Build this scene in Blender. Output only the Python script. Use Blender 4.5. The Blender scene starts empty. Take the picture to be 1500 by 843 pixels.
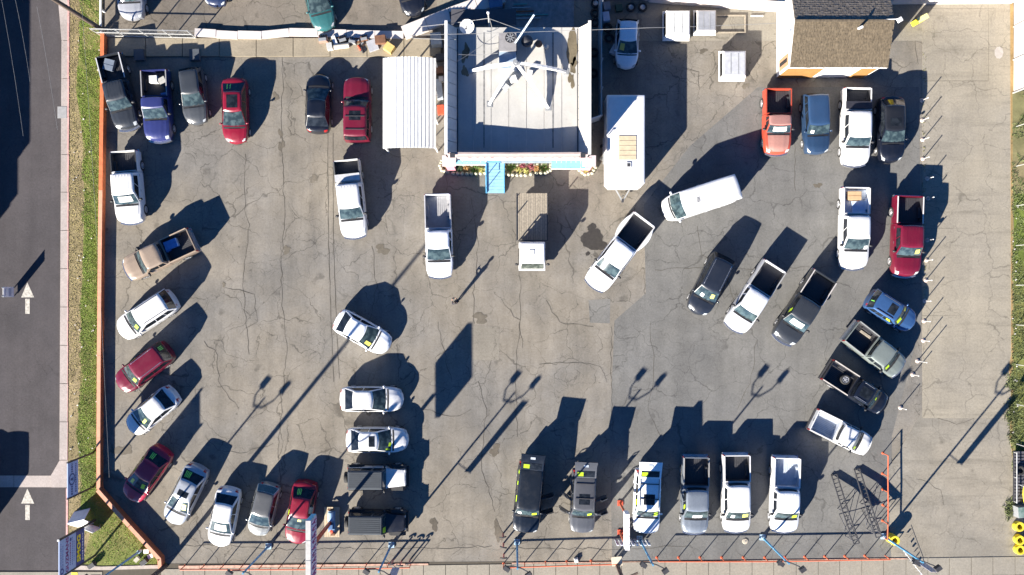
import bpy, math, random
from mathutils import Vector, Matrix
R = math.radians
random.seed(11)
C = bpy.context.scene.collection
SC = bpy.context.scene

# ------------------------------------------------------------------ camera, sky, sun, exposure
H, F = 62.0, 1235.0                       # drone height (m), focal length in photo pixels
def P(px, py, h=0.0):                     # photo point of something h metres up -> its place on the ground plan
    k = (H-h)/F
    return ((px-750)*k, (421.5-py)*k)
cd = bpy.data.cameras.new('camera'); cam = bpy.data.objects.new('camera', cd); C.objects.link(cam)
cam.location = (0, 0, H); cam.rotation_euler = (0, 0, 0)
cd.sensor_width = 36; cd.lens = 36*F/1500; cd.clip_end = 3000
SC.camera = cam
SUN_ELEV, SUN_FROM = R(22.6), math.atan2(-0.777, -0.629)      # direction on plan towards the sun
w = bpy.data.worlds.new('World'); SC.world = w; w.use_nodes = True
nt = w.node_tree
sky = nt.nodes.new('ShaderNodeTexSky'); sky.sky_type = 'NISHITA'; sky.sun_disc = False
sky.sun_elevation = SUN_ELEV; sky.sun_rotation = math.pi/2-SUN_FROM
bg = nt.nodes['Background']; bg.inputs['Strength'].default_value = 0.06
sky.air_density = 0.55; sky.dust_density = 0.1; sky.ozone_density = 6.0
hs = nt.nodes.new('ShaderNodeHueSaturation'); hs.inputs['Saturation'].default_value = 1.12
nt.links.new(sky.outputs[0], hs.inputs['Color']); nt.links.new(hs.outputs[0], bg.inputs[0])
sl = bpy.data.lights.new('sun', 'SUN'); sl.energy = 5.0; sl.angle = R(0.5); sl.color = (1.0, 0.93, 0.82)
so = bpy.data.objects.new('sun', sl); C.objects.link(so)
so.rotation_euler = Vector((-math.cos(SUN_FROM)*math.cos(SUN_ELEV), -math.sin(SUN_FROM)*math.cos(SUN_ELEV), -math.sin(SUN_ELEV))).to_track_quat('-Z', 'Y').to_euler()
so.location = (-40, -50, 60)
SC.view_settings.view_transform = 'Standard'; SC.view_settings.look = 'None'
SC.view_settings.exposure = 1.84; SC.view_settings.gamma = 1.0

# ------------------------------------------------------------------ materials
def lin(c):
    if isinstance(c, str):
        c = [int(c[i:i+2], 16)/255 for i in (1, 3, 5)]
        c = [x/12.92 if x <= .04045 else ((x+.055)/1.055)**2.4 for x in c]
    return (c[0], c[1], c[2], 1)
_m = {}
class N:
    """small node-graph writer"""
    def __init__(s, name):
        s.m = bpy.data.materials.new(name); s.m.use_nodes = True; s.t = s.m.node_tree
        s.b = s.t.nodes['Principled BSDF']
    def n(s, ty, **kw):
        x = s.t.nodes.new('ShaderNode'+ty)
        for k, v in kw.items():
            if k.startswith('_'): setattr(x, k[1:], v)
            else:
                key = int(k[1:]) if k[0] == 'i' and k[1:].isdigit() else k
                if isinstance(v, bpy.types.NodeSocket): s.t.links.new(v, x.inputs[key])
                else: x.inputs[key].default_value = v
        return x
    def coord(s, sc=(1, 1, 1)):
        return s.n('Mapping', Vector=s.n('TexCoord').outputs['Object'], Scale=sc).outputs[0]
    def noise(s, v, scale, detail=4, rough=.55):
        return s.n('TexNoise', Vector=v, Scale=scale, Detail=detail, Roughness=rough).outputs['Fac']
    def mp(s, x, a, b, c=0., d=1.):
        return s.n('MapRange', Value=x, **{'From Min': a, 'From Max': b, 'To Min': c, 'To Max': d}).outputs[0]
    def mth(s, op, a, b=0.0):
        return s.n('Math', _operation=op, i0=a, i1=b).outputs[0]
    def mix(s, f, a, b, mode='MIX'):
        x = s.t.nodes.new('ShaderNodeMix'); x.data_type = 'RGBA'; x.blend_type = mode
        for i, v in ((0, f), (6, a), (7, b)):
            if isinstance(v, bpy.types.NodeSocket): s.t.links.new(v, x.inputs[i])
            else: x.inputs[i].default_value = v
        return x.outputs[2]
    def grey(s, f):                      # value -> colour
        return s.n('CombineColor', Red=f, Green=f, Blue=f).outputs[0]
    def out(s, col, rough=.9, bump=None, bs=.3, bd=.02, **kw):
        def st(k, v):
            if isinstance(v, bpy.types.NodeSocket): s.t.links.new(v, s.b.inputs[k])
            else: s.b.inputs[k].default_value = v
        st('Base Color', col); st('Roughness', rough)
        for k, v in kw.items(): st(k.replace('_', ' '), v)
        if bump is not None:
            st('Normal', s.n('Bump', Height=bump, Strength=bs, Distance=bd).outputs[0])
        return s.m
def plain(name, c, rough=.6, metal=0., var=.12, sc=4., **kw):
    key = (name, str(c), rough, metal)
    if key in _m: return _m[key]
    g = N(name); v = g.coord()
    f = g.mth('ADD', g.mp(g.noise(v, sc, 5), .3, .7, 1-var, 1+var), 0)
    col = g.mix(1.0, lin(c), g.grey(f), 'MULTIPLY')
    _m[key] = g.out(col, rough, Metallic=metal, **kw); return _m[key]
def paint(c, rough=.28, metal=0., coat=.5):
    key = ('paint', str(c), rough, metal)
    if key in _m: return _m[key]
    g = N('car_paint'); v = g.coord()
    dust = g.mp(g.noise(v, 1.7, 6, .65), .45, .75, 0., .014)
    col = g.mix(dust, lin(c), lin((.33, .30, .26)))
    fine = g.mp(g.noise(v, 9, 3), .3, .7, .93, 1.05)
    col = g.mix(1.0, col, g.grey(fine), 'MULTIPLY')
    rg = g.mth('ADD', g.mth('MULTIPLY', dust, 9.), rough)
    _m[key] = g.out(col, rg, Metallic=metal, Coat_Weight=coat, Coat_Roughness=.08); return _m[key]
def glass(name, c, c2, rough=.07):
    if name in _m: return _m[name]
    g = N(name); v = g.coord()
    f = g.mp(g.noise(v, 2.6, 3), .42, .62, 0, 1)
    _m[name] = g.out(g.mix(f, lin(c), lin(c2)), rough, IOR=1.5); return _m[name]
GLASS = glass('windshield_glass', (.018, .030, .036), (.055, .082, .088))
TINT = glass('tinted_glass', (.008, .010, .013), (.018, .022, .028))
TYRE = plain('tyre_rubber', (.022, .022, .022), .85, sc=12)
ALLOY = plain('alloy_wheel', (.55, .55, .56), .35, .6)
BLACKP = plain('black_plastic', (.018, .018, .02), .6)
CHROME = plain('chrome', (.7, .7, .72), .22, .9)
LAMPG = plain('lamp_lens', (.40, .43, .45), .12)
REDL = plain('red_lens', (.30, .012, .012), .2)
AMBER = plain('sticker_lime', (.42, .62, .02), .5)
STYEL = plain('sticker_yellow', (.72, .66, .12), .5)
GREENW = plain('window_writing_green', (.22, .66, .10), .5)
WHITE = plain('white_metal', (.66, .66, .65), .45)
GREY = plain('grey_metal', (.30, .31, .32), .5, .3)
DARK = plain('dark_metal', (.035, .035, .04), .55)
RUST = plain('rusty_iron', (.14, .065, .035), .8, var=.35)
REDM = plain('red_painted_metal', (.50, .075, .035), .5)
ORANGE = plain('orange_painted_metal', (.56, .12, .05), .5)
BLUEP = plain('blue_painted_metal', (.075, .26, .42), .45)
YELL = plain('yellow_paint', (.72, .58, .03), .55)
WOOD = plain('weathered_wood', (.27, .235, .185), .8, var=.25, sc=7)
CONC = None

def ground(name, base, tone=.16, tint=None, cracks=0., fine=0., streak=0., blot=.0, grain=.14, seed=0.0, scuff=0.):
    g = N(name); v = g.n('Mapping', Vector=g.coord(), Location=(seed, seed*1.7, 0)).outputs[0]
    big = g.noise(v, .11, 6, .6); mid = g.noise(v, .9, 5, .6)
    col = lin(base)
    if tint: col = g.mix(g.mp(big, .40, .62), lin(base), lin(tint))
    f = g.mth('MULTIPLY', g.mp(g.noise(v, .28, 5, .6), .3, .7, 1-tone, 1+tone), g.mp(mid, .3, .7, 1-tone*.6, 1+tone*.6))
    f = g.mth('MULTIPLY', f, g.mp(g.noise(v, 7, 4, .7), .3, .7, 1-grain, 1+grain))
    f = g.mth('MULTIPLY', f, g.mp(g.noise(v, 38, 2), .3, .7, 1-grain*.7, 1+grain*.7))
    if streak:
        sv = g.n('Mapping', Vector=v, Scale=(1.0, .07, 1)).outputs[0]
        f = g.mth('MULTIPLY', f, g.mp(g.noise(sv, 1.1, 4), .35, .7, 1+streak*.5, 1-streak))
    if scuff:
        sv = g.n('Mapping', Vector=v, Scale=(.16, 1.5, 1)).outputs[0]
        f = g.mth('MULTIPLY', f, g.mp(g.noise(sv, .9, 5, .65), .52, .70, 1, 1-scuff))
    wv = None
    if cracks or fine:
        wob = g.n('TexNoise', Vector=v, Scale=.9, Detail=4).outputs['Color']
        wv = g.n('VectorMath', _operation='MULTIPLY_ADD', i0=wob, i1=(1.5, 1.5, 0), i2=v).outputs[0]
    hgt = g.noise(v, 30, 4)
    if cracks:
        ve = g.n('TexVoronoi', _feature='DISTANCE_TO_EDGE', Vector=wv, Scale=.30, Randomness=.9).outputs['Distance']
        wd = g.mp(g.noise(v, .5, 3), .38, .62, .0005, .011)
        ln = g.mth('DIVIDE', ve, wd); ln = g.mp(ln, .2, 1.4, 1-cracks*.8, 1.)
        f = g.mth('MULTIPLY', f, ln); hgt = g.mth('ADD', hgt, g.mth('MULTIPLY', ln, 1.5))
    if cracks:
        v3 = g.n('TexVoronoi', _feature='DISTANCE_TO_EDGE', Vector=wv, Scale=.62, Randomness=1.0).outputs['Distance']
        f = g.mth('MULTIPLY', f, g.mp(g.mth('DIVIDE', v3, g.mp(g.noise(v, .35, 3), .35, .65, .0004, .016)), .2, 1.5, 1-cracks*.40, 1.))
    if fine:
        v2 = g.n('TexVoronoi', _feature='DISTANCE_TO_EDGE', Vector=wv, Scale=1.05, Randomness=1.0).outputs['Distance']
        wd2 = g.mp(g.noise(v, .21, 2), .54, .70, .0003, .020)
        l2 = g.mp(g.mth('DIVIDE', v2, wd2), .3, 1.3, 1-fine*.75, 1.)
        f = g.mth('MULTIPLY', f, l2)
    if blot:
        b = g.mp(g.noise(v, .75, 3, .5), .66, .74, 0., blot); b2 = g.mp(g.noise(v, 2.3, 2), .70, .76, 0., blot)
        f = g.mth('MULTIPLY', f, g.mth('SUBTRACT', 1., g.mth('MAXIMUM', b, b2)))
    return g.out(g.mix(1.0, col, g.grey(f), 'MULTIPLY'), .92, bump=hgt, bs=.35, bd=.012, Specular_IOR_Level=.25)
A_LOT = ground('old_asphalt', (.200, .178, .146), .17, (.160, .151, .138), .55, .50, .14, .32, seed=3)
A_PATCH = ground('grey_asphalt', (.152, .148, .139), .13, (.126, .125, .122), .45, .25, .10, .30, seed=17)
A_ROAD = ground('road_asphalt', (.068, .061, .063), .12, (.058, .053, .056), 0, .35, .10, .14, seed=5)
A_UP = ground('upper_asphalt', (.185, .158, .128), .14, (.150, .134, .114), .5, .5, .1, .35, seed=9)
A_DRIVE = ground('driveway_concrete', (.268, .240, .190), .09, (.235, .214, .178), .40, .0, .06, .12, seed=21, scuff=.22)
CONC = ground('pale_concrete', (.265, .24, .195), .08, (.235, .215, .18), 0, 0, .0, .05, seed=2)
CONCW = ground('white_concrete', (.37, .32, .295), .10, (.32, .285, .265), 0, 0, .0, .08, seed=31)
SOIL = ground('dry_soil', (.235, .185, .105), .22, (.19, .155, .08), 0, 0, 0, .3, .25, seed=8)
LAWN = ground('lawn_soil', (.105, .140, .026), .22, (.150, .145, .048), 0, 0, 0, .2, .25, seed=13)

# ------------------------------------------------------------------ mesh helpers
class MB:
    def __init__(s): s.v = []; s.f = []; s.mi = []
    def add(s, vs, fs, mi=0):
        o = len(s.v); s.v += [tuple(x) for x in vs]; s.f += [tuple(o+i for i in f) for f in fs]; s.mi += [mi]*len(fs); return s
    def box(s, c, d, rz=0., mi=0, top=1.0, m=None):
        x, y, z = d[0]/2, d[1]/2, d[2]/2
        vs = [Vector((sx*x*(top if sz > 0 else 1), sy*y*(top if sz > 0 else 1), sz*z)) for sz in (-1, 1) for sx, sy in ((-1, -1), (1, -1), (1, 1), (-1, 1))]
        M = Matrix.Translation(c) @ Matrix.Rotation(rz, 4, 'Z') if m is None else m
        return s.add([M @ q for q in vs], [(3, 2, 1, 0), (4, 5, 6, 7), (0, 1, 5, 4), (1, 2, 6, 5), (2, 3, 7, 6), (3, 0, 4, 7)], mi)
    def beam(s, a, b, wd, ht, mi=0):
        a, b = Vector(a), Vector(b); d = b-a; L = d.length
        if L < 1e-6: return s
        q = d.to_track_quat('X', 'Z').to_matrix().to_4x4()
        return s.box((0, 0, 0), (L, wd, ht), m=Matrix.Translation((a+b)/2) @ q, mi=mi)
    def tube(s, a, b, r, n=8, r2=None, mi=0):
        a, b = Vector(a), Vector(b); r2 = r if r2 is None else r2
        q = (b-a).to_track_quat('Z', 'Y')
        vs = []
        for p, rr in ((a, r), (b, r2)):
            vs += [p+q @ Vector((rr*math.cos(2*math.pi*i/n), rr*math.sin(2*math.pi*i/n), 0)) for i in range(n)]
        fs = [(i, (i+1) % n, n+(i+1) % n, n+i) for i in range(n)]
        return s.add(vs, fs+[tuple(range(n))[::-1], tuple(range(n, 2*n))], mi)
    def path(s, pts, r, n=6):
        for a, b in zip(pts, pts[1:]): s.tube(a, b, r, n)
        return s
    def prism(s, poly, z0, z1, mi=0):
        n = len(poly)
        a = sum(poly[i][0]*poly[(i+1) % n][1]-poly[(i+1) % n][0]*poly[i][1] for i in range(n))
        if a < 0: poly = poly[::-1]
        vs = [(x, y, z0) for x, y in poly]+[(x, y, z1) for x, y in poly]
        return s.add(vs, [tuple(range(n))[::-1], tuple(range(n, 2*n))]+[(i, (i+1) % n, n+(i+1) % n, n+i) for i in range(n)], mi)
    def sheet(s, poly, z):
        n = len(poly)
        a = sum(poly[i][0]*poly[(i+1) % n][1]-poly[(i+1) % n][0]*poly[i][1] for i in range(n))
        if a < 0: poly = poly[::-1]
        return s.add([(x, y, z) for x, y in poly], [tuple(range(n))])
    def rev(s, prof, n=20, c=(0, 0, 0), axis='Z', mi=0):
        """revolve (r, z) profile"""
        vs = []; m = len(prof)
        for i in range(n):
            a = 2*math.pi*i/n
            for r, z in prof:
                p = (r*math.cos(a), r*math.sin(a), z)
                if axis == 'Y': p = (p[0], p[2], p[1])
                if axis == 'X': p = (p[2], p[0], p[1])
                vs.append((c[0]+p[0], c[1]+p[1], c[2]+p[2]))
        fs = [(i*m+j, ((i+1) % n)*m+j, ((i+1) % n)*m+j+1, i*m+j+1) for i in range(n) for j in range(m-1)]
        return s.add(vs, fs, mi)
    def ell(s, c, r, nu=10, nv=6, mi=0):
        vs = [(c[0]+r[0]*math.sin(math.pi*j/nv)*math.cos(2*math.pi*i/nu), c[1]+r[1]*math.sin(math.pi*j/nv)*math.sin(2*math.pi*i/nu), c[2]+r[2]*math.cos(math.pi*j/nv)) for j in range(nv+1) for i in range(nu)]
        return s.add(vs, [(j*nu+i, (j+1)*nu+i, (j+1)*nu+(i+1) % nu, j*nu+(i+1) % nu) for j in range(nv) for i in range(nu)], mi)
    def grid(s, fn, nu, nv, mi=0):
        vs = [fn(i/nu, j/nv) for i in range(nu+1) for j in range(nv+1)]
        return s.add(vs, [(i*(nv+1)+j, (i+1)*(nv+1)+j, (i+1)*(nv+1)+j+1, i*(nv+1)+j+1) for i in range(nu) for j in range(nv)], mi)
def obj(name, mb, mat, parent=None, smooth=None, loc=None, rz=None):
    me = bpy.data.meshes.new(name)
    if isinstance(mb, MB):
        me.from_pydata(mb.v, [], mb.f)
        mats = mat if isinstance(mat, (list, tuple)) else [mat]
        for m in mats: me.materials.append(m)
        if len(mats) > 1: me.polygons.foreach_set('material_index', mb.mi)
        if smooth is not None:
            me.polygons.foreach_set('use_smooth', [True]*len(me.polygons))
            me.update(); me.set_sharp_from_angle(angle=R(smooth))
        me.update()
    else: me = mb
    o = bpy.data.objects.new(name, me); C.objects.link(o)
    if parent is not None: o.parent = parent
    if loc is not None: o.location = loc
    if rz is not None: o.rotation_euler.z = rz
    return o
def share(name, src, parent=None, loc=None, rz=None):      # a further object on the same mesh data
    o = src.copy(); o.name = name; C.objects.link(o); o.parent = parent
    if loc is not None: o.location = loc
    if rz is not None: o.rotation_euler.z = rz
    return o
def tag(o, label, cat, group=None):
    o['label'] = label; o['category'] = cat
    if group: o['group'] = group
    return o
def thing(name, label, cat, loc=(0, 0, 0), rz=0., group=None):
    o = bpy.data.objects.new(name, None); C.objects.link(o); o.empty_display_size = .3
    o.location = loc; o.rotation_euler = (0, 0, rz); return tag(o, label, cat, group)
def struct(name, mb, mat, parent=None, smooth=None):
    o = obj(name, mb, mat, parent, smooth)
    if parent is None: o['kind'] = 'structure'
    return o
def copy_tree(o, parent=None):
    c = o.copy(); C.objects.link(c); c.parent = parent
    for ch in list(o.children): copy_tree(ch, c)
    return c
def px(poly, h=0.): return [P(x, y, h) for x, y in poly]
def rect(x0, y0, x1, y1): return [(x0, y0), (x1, y0), (x1, y1), (x0, y1)]
def text_mesh(body, size, depth=.01, bold=0.):
    cu = bpy.data.curves.new('lettering', 'FONT'); cu.body = body; cu.size = size; cu.extrude = depth; cu.offset = bold
    cu.align_x = 'CENTER'; cu.align_y = 'CENTER'; cu.resolution_u = 2
    t = bpy.data.objects.new('lettering', cu); C.objects.link(t)
    me = bpy.data.meshes.new_from_object(t.evaluated_get(bpy.context.evaluated_depsgraph_get()))
    bpy.data.objects.remove(t); return me
def letters(name, body, size, mat, parent, loc, rot, bold=0., sx=1.0):
    me = text_mesh(body, size, .008, bold); me.materials.clear(); me.materials.append(mat)
    o = obj(name, me, mat, parent, loc=loc); o.rotation_euler = rot; o.scale = (sx, 1, 1); return o
# ------------------------------------------------------------------ vehicles
def itp(tab, u):
    if u <= tab[0][0]: return tab[0][1]
    for (a, p), (b, q) in zip(tab, tab[1:]):
        if u <= b: return p+(q-p)*(u-a)/(b-a)
    return tab[-1][1]
def lerp(a, b, t): return a+(b-a)*t
class Shell:
    """analytic lower body of a vehicle; u runs 0 (rear bumper) .. 1 (front bumper)"""
    def __init__(s, L, W, tab, crown=.045, nose=.16, tail=.10, bf=.17, br=.09, boxy=0.):
        s.L, s.W, s.tab, s.c, s.nose, s.tail, s.bf, s.br, s.boxy = L, W, tab, crown, nose, tail, bf, br, boxy
    def hw(s, u):
        f = 1.0; df, dr = (1-u)*s.L, u*s.L
        if df < 1.0: f -= s.nose*(1-df/1.0)**2
        if dr < .7: f -= s.tail*(1-dr/.7)**2
        return s.W/2*f
    def x(s, u, yr):
        df, dr = (1-u)*s.L, u*s.L
        return (u-.5)*s.L-s.bf*max(0, 1-df/1.3)*yr*yr+s.br*max(0, 1-dr/1.0)*yr*yr
    def sec(s, u):
        z = itp(s.tab, u); w = s.hw(u)
        return [(.90*w, .24), (.985*w, .36), (w, min(.62, z*.8)), (.985*w, z-.10), (.955*w, z-.035), (.88*w, z), (.5*w, z+s.c*.75), (0, z+s.c)]
    def top(s, u, yf):
        z = itp(s.tab, u); a = abs(yf)
        pts = [(0, z+s.c), (.5, z+s.c*.75), (.88, z), (.955, z-.035), (.985, z-.10)]
        return Vector((s.x(u, yf), yf*s.hw(u), itp(pts, a)))
    def mesh(s, u0=0., u1=1.):
        us = sorted(set([u0, u1]+[t[0] for t in s.tab if u0 < t[0] < u1]+[u0+(u1-u0)*i/14 for i in range(15)]))
        m = MB(); rows = []
        for u in us:
            sec = s.sec(u); full = [(-y, z) for y, z in sec]+[(y, z) for y, z in sec[-2::-1]]
            w = s.hw(u); rows.append([(s.x(u, y/w), y, z) for y, z in full])
        n = len(rows[0]); vs = [p for r in rows for p in r]
        fs = [(i*n+j, i*n+j+1, (i+1)*n+j+1, (i+1)*n+j) for i in range(len(us)-1) for j in range(n-1)]
        fs = [f[::-1] for f in fs]
        fs += [tuple(range(n)), tuple((len(us)-1)*n+j for j in range(n))[::-1]]
        return m.add(vs, [f[::-1] for f in fs])
    def patch(s, u0, u1, y0, y1, off=.012, nu=6, nv=8):
        return MB().grid(lambda a, b: s.top(lerp(u0, u1, a), lerp(y0, y1, b))+Vector((0, 0, off)), nu, nv)
    def flank(s, u0, u1, side, off=.01, zlo=.42):
        def fn(a, b):
            u = lerp(u0, u1, a); z1 = itp(s.tab, u)-.10; z = lerp(zlo, z1, b); w = s.hw(u)
            yy = itp([(.36, .985), (min(.62, (z1+.1)*.8), 1.0), (z1, .985)], z)*w+off
            return (s.x(u, 1), side*yy, z)
        m = MB().grid(fn, 5, 3)
        if side > 0: m.f = [f[::-1] for f in m.f]
        return m
class Cabin:
    """glasshouse: rings from the beltline up to the roof"""
    def __init__(s, rb, rr, fr, fb, wb, wr, zb, zt, bulge=.12):
        s.lv = [(rb, fb, wb, zb, bulge+.03, .07), (rr, fr, wr, zt-.085, bulge*.75, .06)]
        rx = (rr+fr)/2; hl = (fr-rr)/2
        s.rf = [(rx-hl+.06, rx+hl-.07, wr*.93, zt-.035, bulge*.7, .05), (rx-hl*.86, rx+hl*.84, wr*.80, zt-.012, bulge*.4, .03), (rx-hl*.45, rx+hl*.45, wr*.42, zt, .02, .01)]
    @staticmethod
    def pt(l, k, t):
        xr, xf, w, z, bf, br = l
        if k == 'f': return Vector((xf-bf*t*t, w*t, z))
        if k == 'r': return Vector((xr+br*t*t, w*t, z))
        yy = w*(1+.035*4*t*(1-t)); return Vector((lerp(xf-bf, xr+br, t), yy if k == 'l' else -yy, z))
    def ring(s, l):
        p = [s.pt(l, 'f', -1+.25*i) for i in range(9)]+[s.pt(l, 'l', i/6) for i in range(1, 6)]
        p += [s.pt(l, 'r', 1-.25*i) for i in range(9)]+[s.pt(l, 'R', 1-i/6) for i in range(1, 6)]
        return p
    def loft(s, ls, cap=False):
        m = MB(); rs = [s.ring(l) for l in ls]; n = len(rs[0]); vs = [p for r in rs for p in r]
        fs = [(i*n+j, i*n+(j+1) % n, (i+1)*n+(j+1) % n, (i+1)*n+j) for i in range(len(rs)-1) for j in range(n)]
        if cap: fs.append(tuple((len(rs)-1)*n+j for j in range(n)))
        return m.add(vs, fs)
    def glass(s, k, t0, t1, h0, h1, off=.012, nu=8, nv=3, t0t=None, t1t=None):
        t0t = t0 if t0t is None else t0t; t1t = t1 if t1t is None else t1t
        A, B = s.lv
        def raw(a, b):
            t = lerp(lerp(t0, t0t, b), lerp(t1, t1t, b), a); return s.pt(A, k, t).lerp(s.pt(B, k, t), lerp(h0, h1, b))
        e = .01
        def fn(a, b):
            p = raw(a, b); n = (raw(a+e, b)-raw(a-e, b)).cross(raw(a, b+e)-raw(a, b-e)).normalized()
            if n.z < 0: n = -n
            return p+n*off
        m = MB().grid(fn, nu, nv)
        q = [Vector(x) for x in (m.v[m.f[0][0]], m.v[m.f[0][1]], m.v[m.f[0][2]])]
        if (q[1]-q[0]).cross(q[2]-q[0]).z < 0: m.f = [f[::-1] for f in m.f]
        return m
_wheel = {}
def wheel(parent, x, y, r, wd, side, rimmat=None):
    k = (round(r, 2), round(wd, 2))
    if k not in _wheel:
        t = MB().rev([(r*.60, -wd/2), (r*.90, -wd/2), (r, -wd/2+.04), (r, wd/2-.04), (r*.90, wd/2), (r*.62, wd/2), (r*.60, wd/2-.03)], 20, axis='Y')
        m = MB().rev([(.02, .02), (r*.20, .03), (r*.24, 0), (r*.30, -.03)], 12, axis='Y')
        for i in range(5):
            a = 2*math.pi*i/5; m.beam((r*.15*math.cos(a), .005, r*.15*math.sin(a)), (r*.58*math.cos(a), 0, r*.58*math.sin(a)), .05, .05)
        m.rev([(r*.52, .02), (r*.62, .03), (r*.62, -.06), (r*.5, -.07)], 20, axis='Y')
        m.rev([(.0, -.06), (r*.5, -.06)], 16, axis='Y', mi=1)
        a = obj('wheel', t, TYRE, None, 40); b = obj('rim', m, [ALLOY, DARK], None, 40); _wheel[k] = (a.data, b.data)
        bpy.data.objects.remove(a); bpy.data.objects.remove(b)
    o = obj('wheel', _wheel[k][0], None, parent, loc=(x, y, r)); rm = obj('rim', _wheel[k][1], None, o, loc=(0, side*wd*.5*.78, 0))
    if side < 0: rm.rotation_euler.z = math.pi
    return o
def mirror(parent, x, y, z, side, mat, big=1.0):
    m = MB().ell((0, side*.11*big, .03), (.085*big, .12*big, .085*big), 10, 6); m.beam((0, -side*.04, -.02), (0, side*.06, 0), .06, .04)
    return obj('side_mirror', m, mat, parent, 50, loc=(x, y, z))
KIND = {
 # tab, rear base, rear roof, front roof, front base, belt, height, width, wheelbase fractions, wheel radius
 'sedan': dict(tab=[(0, .52), (.008, .78), (.02, .92), (.05, .985), (.10, 1.0), (.40, .95), (.76, .97), (.86, .90), (.94, .80), (.975, .70), (.992, .58), (1, .48)], c=(.07, .235, .545, .765), zb=.95, H=1.47, W=1.83, ax=(.205, .815), r=.325, wr=.70),
 'suv': dict(tab=[(0, .55), (.006, .85), (.015, 1.02), (.04, 1.08), (.5, 1.06), (.75, 1.09), (.88, 1.02), (.95, .92), (.98, .80), (.995, .64), (1, .52)], c=(.012, .095, .60, .755), zb=1.06, H=1.74, W=1.88, ax=(.20, .80), r=.36, wr=.75),
 'boxsuv': dict(tab=[(0, .60), (.005, .95), (.01, 1.12), (.04, 1.15), (.5, 1.14), (.73, 1.17), (.90, 1.12), (.965, 1.03), (.985, .90), (1, .60)], c=(.008, .05, .625, .735), zb=1.14, H=1.82, W=1.93, ax=(.21, .80), r=.38, wr=.82),
 'hatch': dict(tab=[(0, .52), (.01, .80), (.03, .95), (.06, .99), (.5, .96), (.76, .98), (.88, .90), (.95, .79), (.985, .66), (1, .50)], c=(.02, .12, .57, .79), zb=.96, H=1.51, W=1.74, ax=(.19, .80), r=.32, wr=.72),
 'pickup': dict(tab=[(0, .60), (.3, 1.22), (.5, 1.20), (.76, 1.22), (.90, 1.18), (.955, 1.10), (.98, .98), (.992, .80), (1, .60)], zb=1.20, H=1.86, W=1.98, ax=(.20, .81), r=.40, wr=.80, bed=.335, rail=1.32, roof=.635, base=.77),
 'mini': dict(tab=[(0, .55), (.3, 1.08), (.5, 1.05), (.76, 1.07), (.90, 1.02), (.955, .94), (.98, .84), (.992, .70), (1, .52)], zb=1.05, H=1.66, W=1.76, ax=(.20, .80), r=.36, wr=.78, bed=.36, rail=1.14, roof=.62, base=.755),
}
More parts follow.
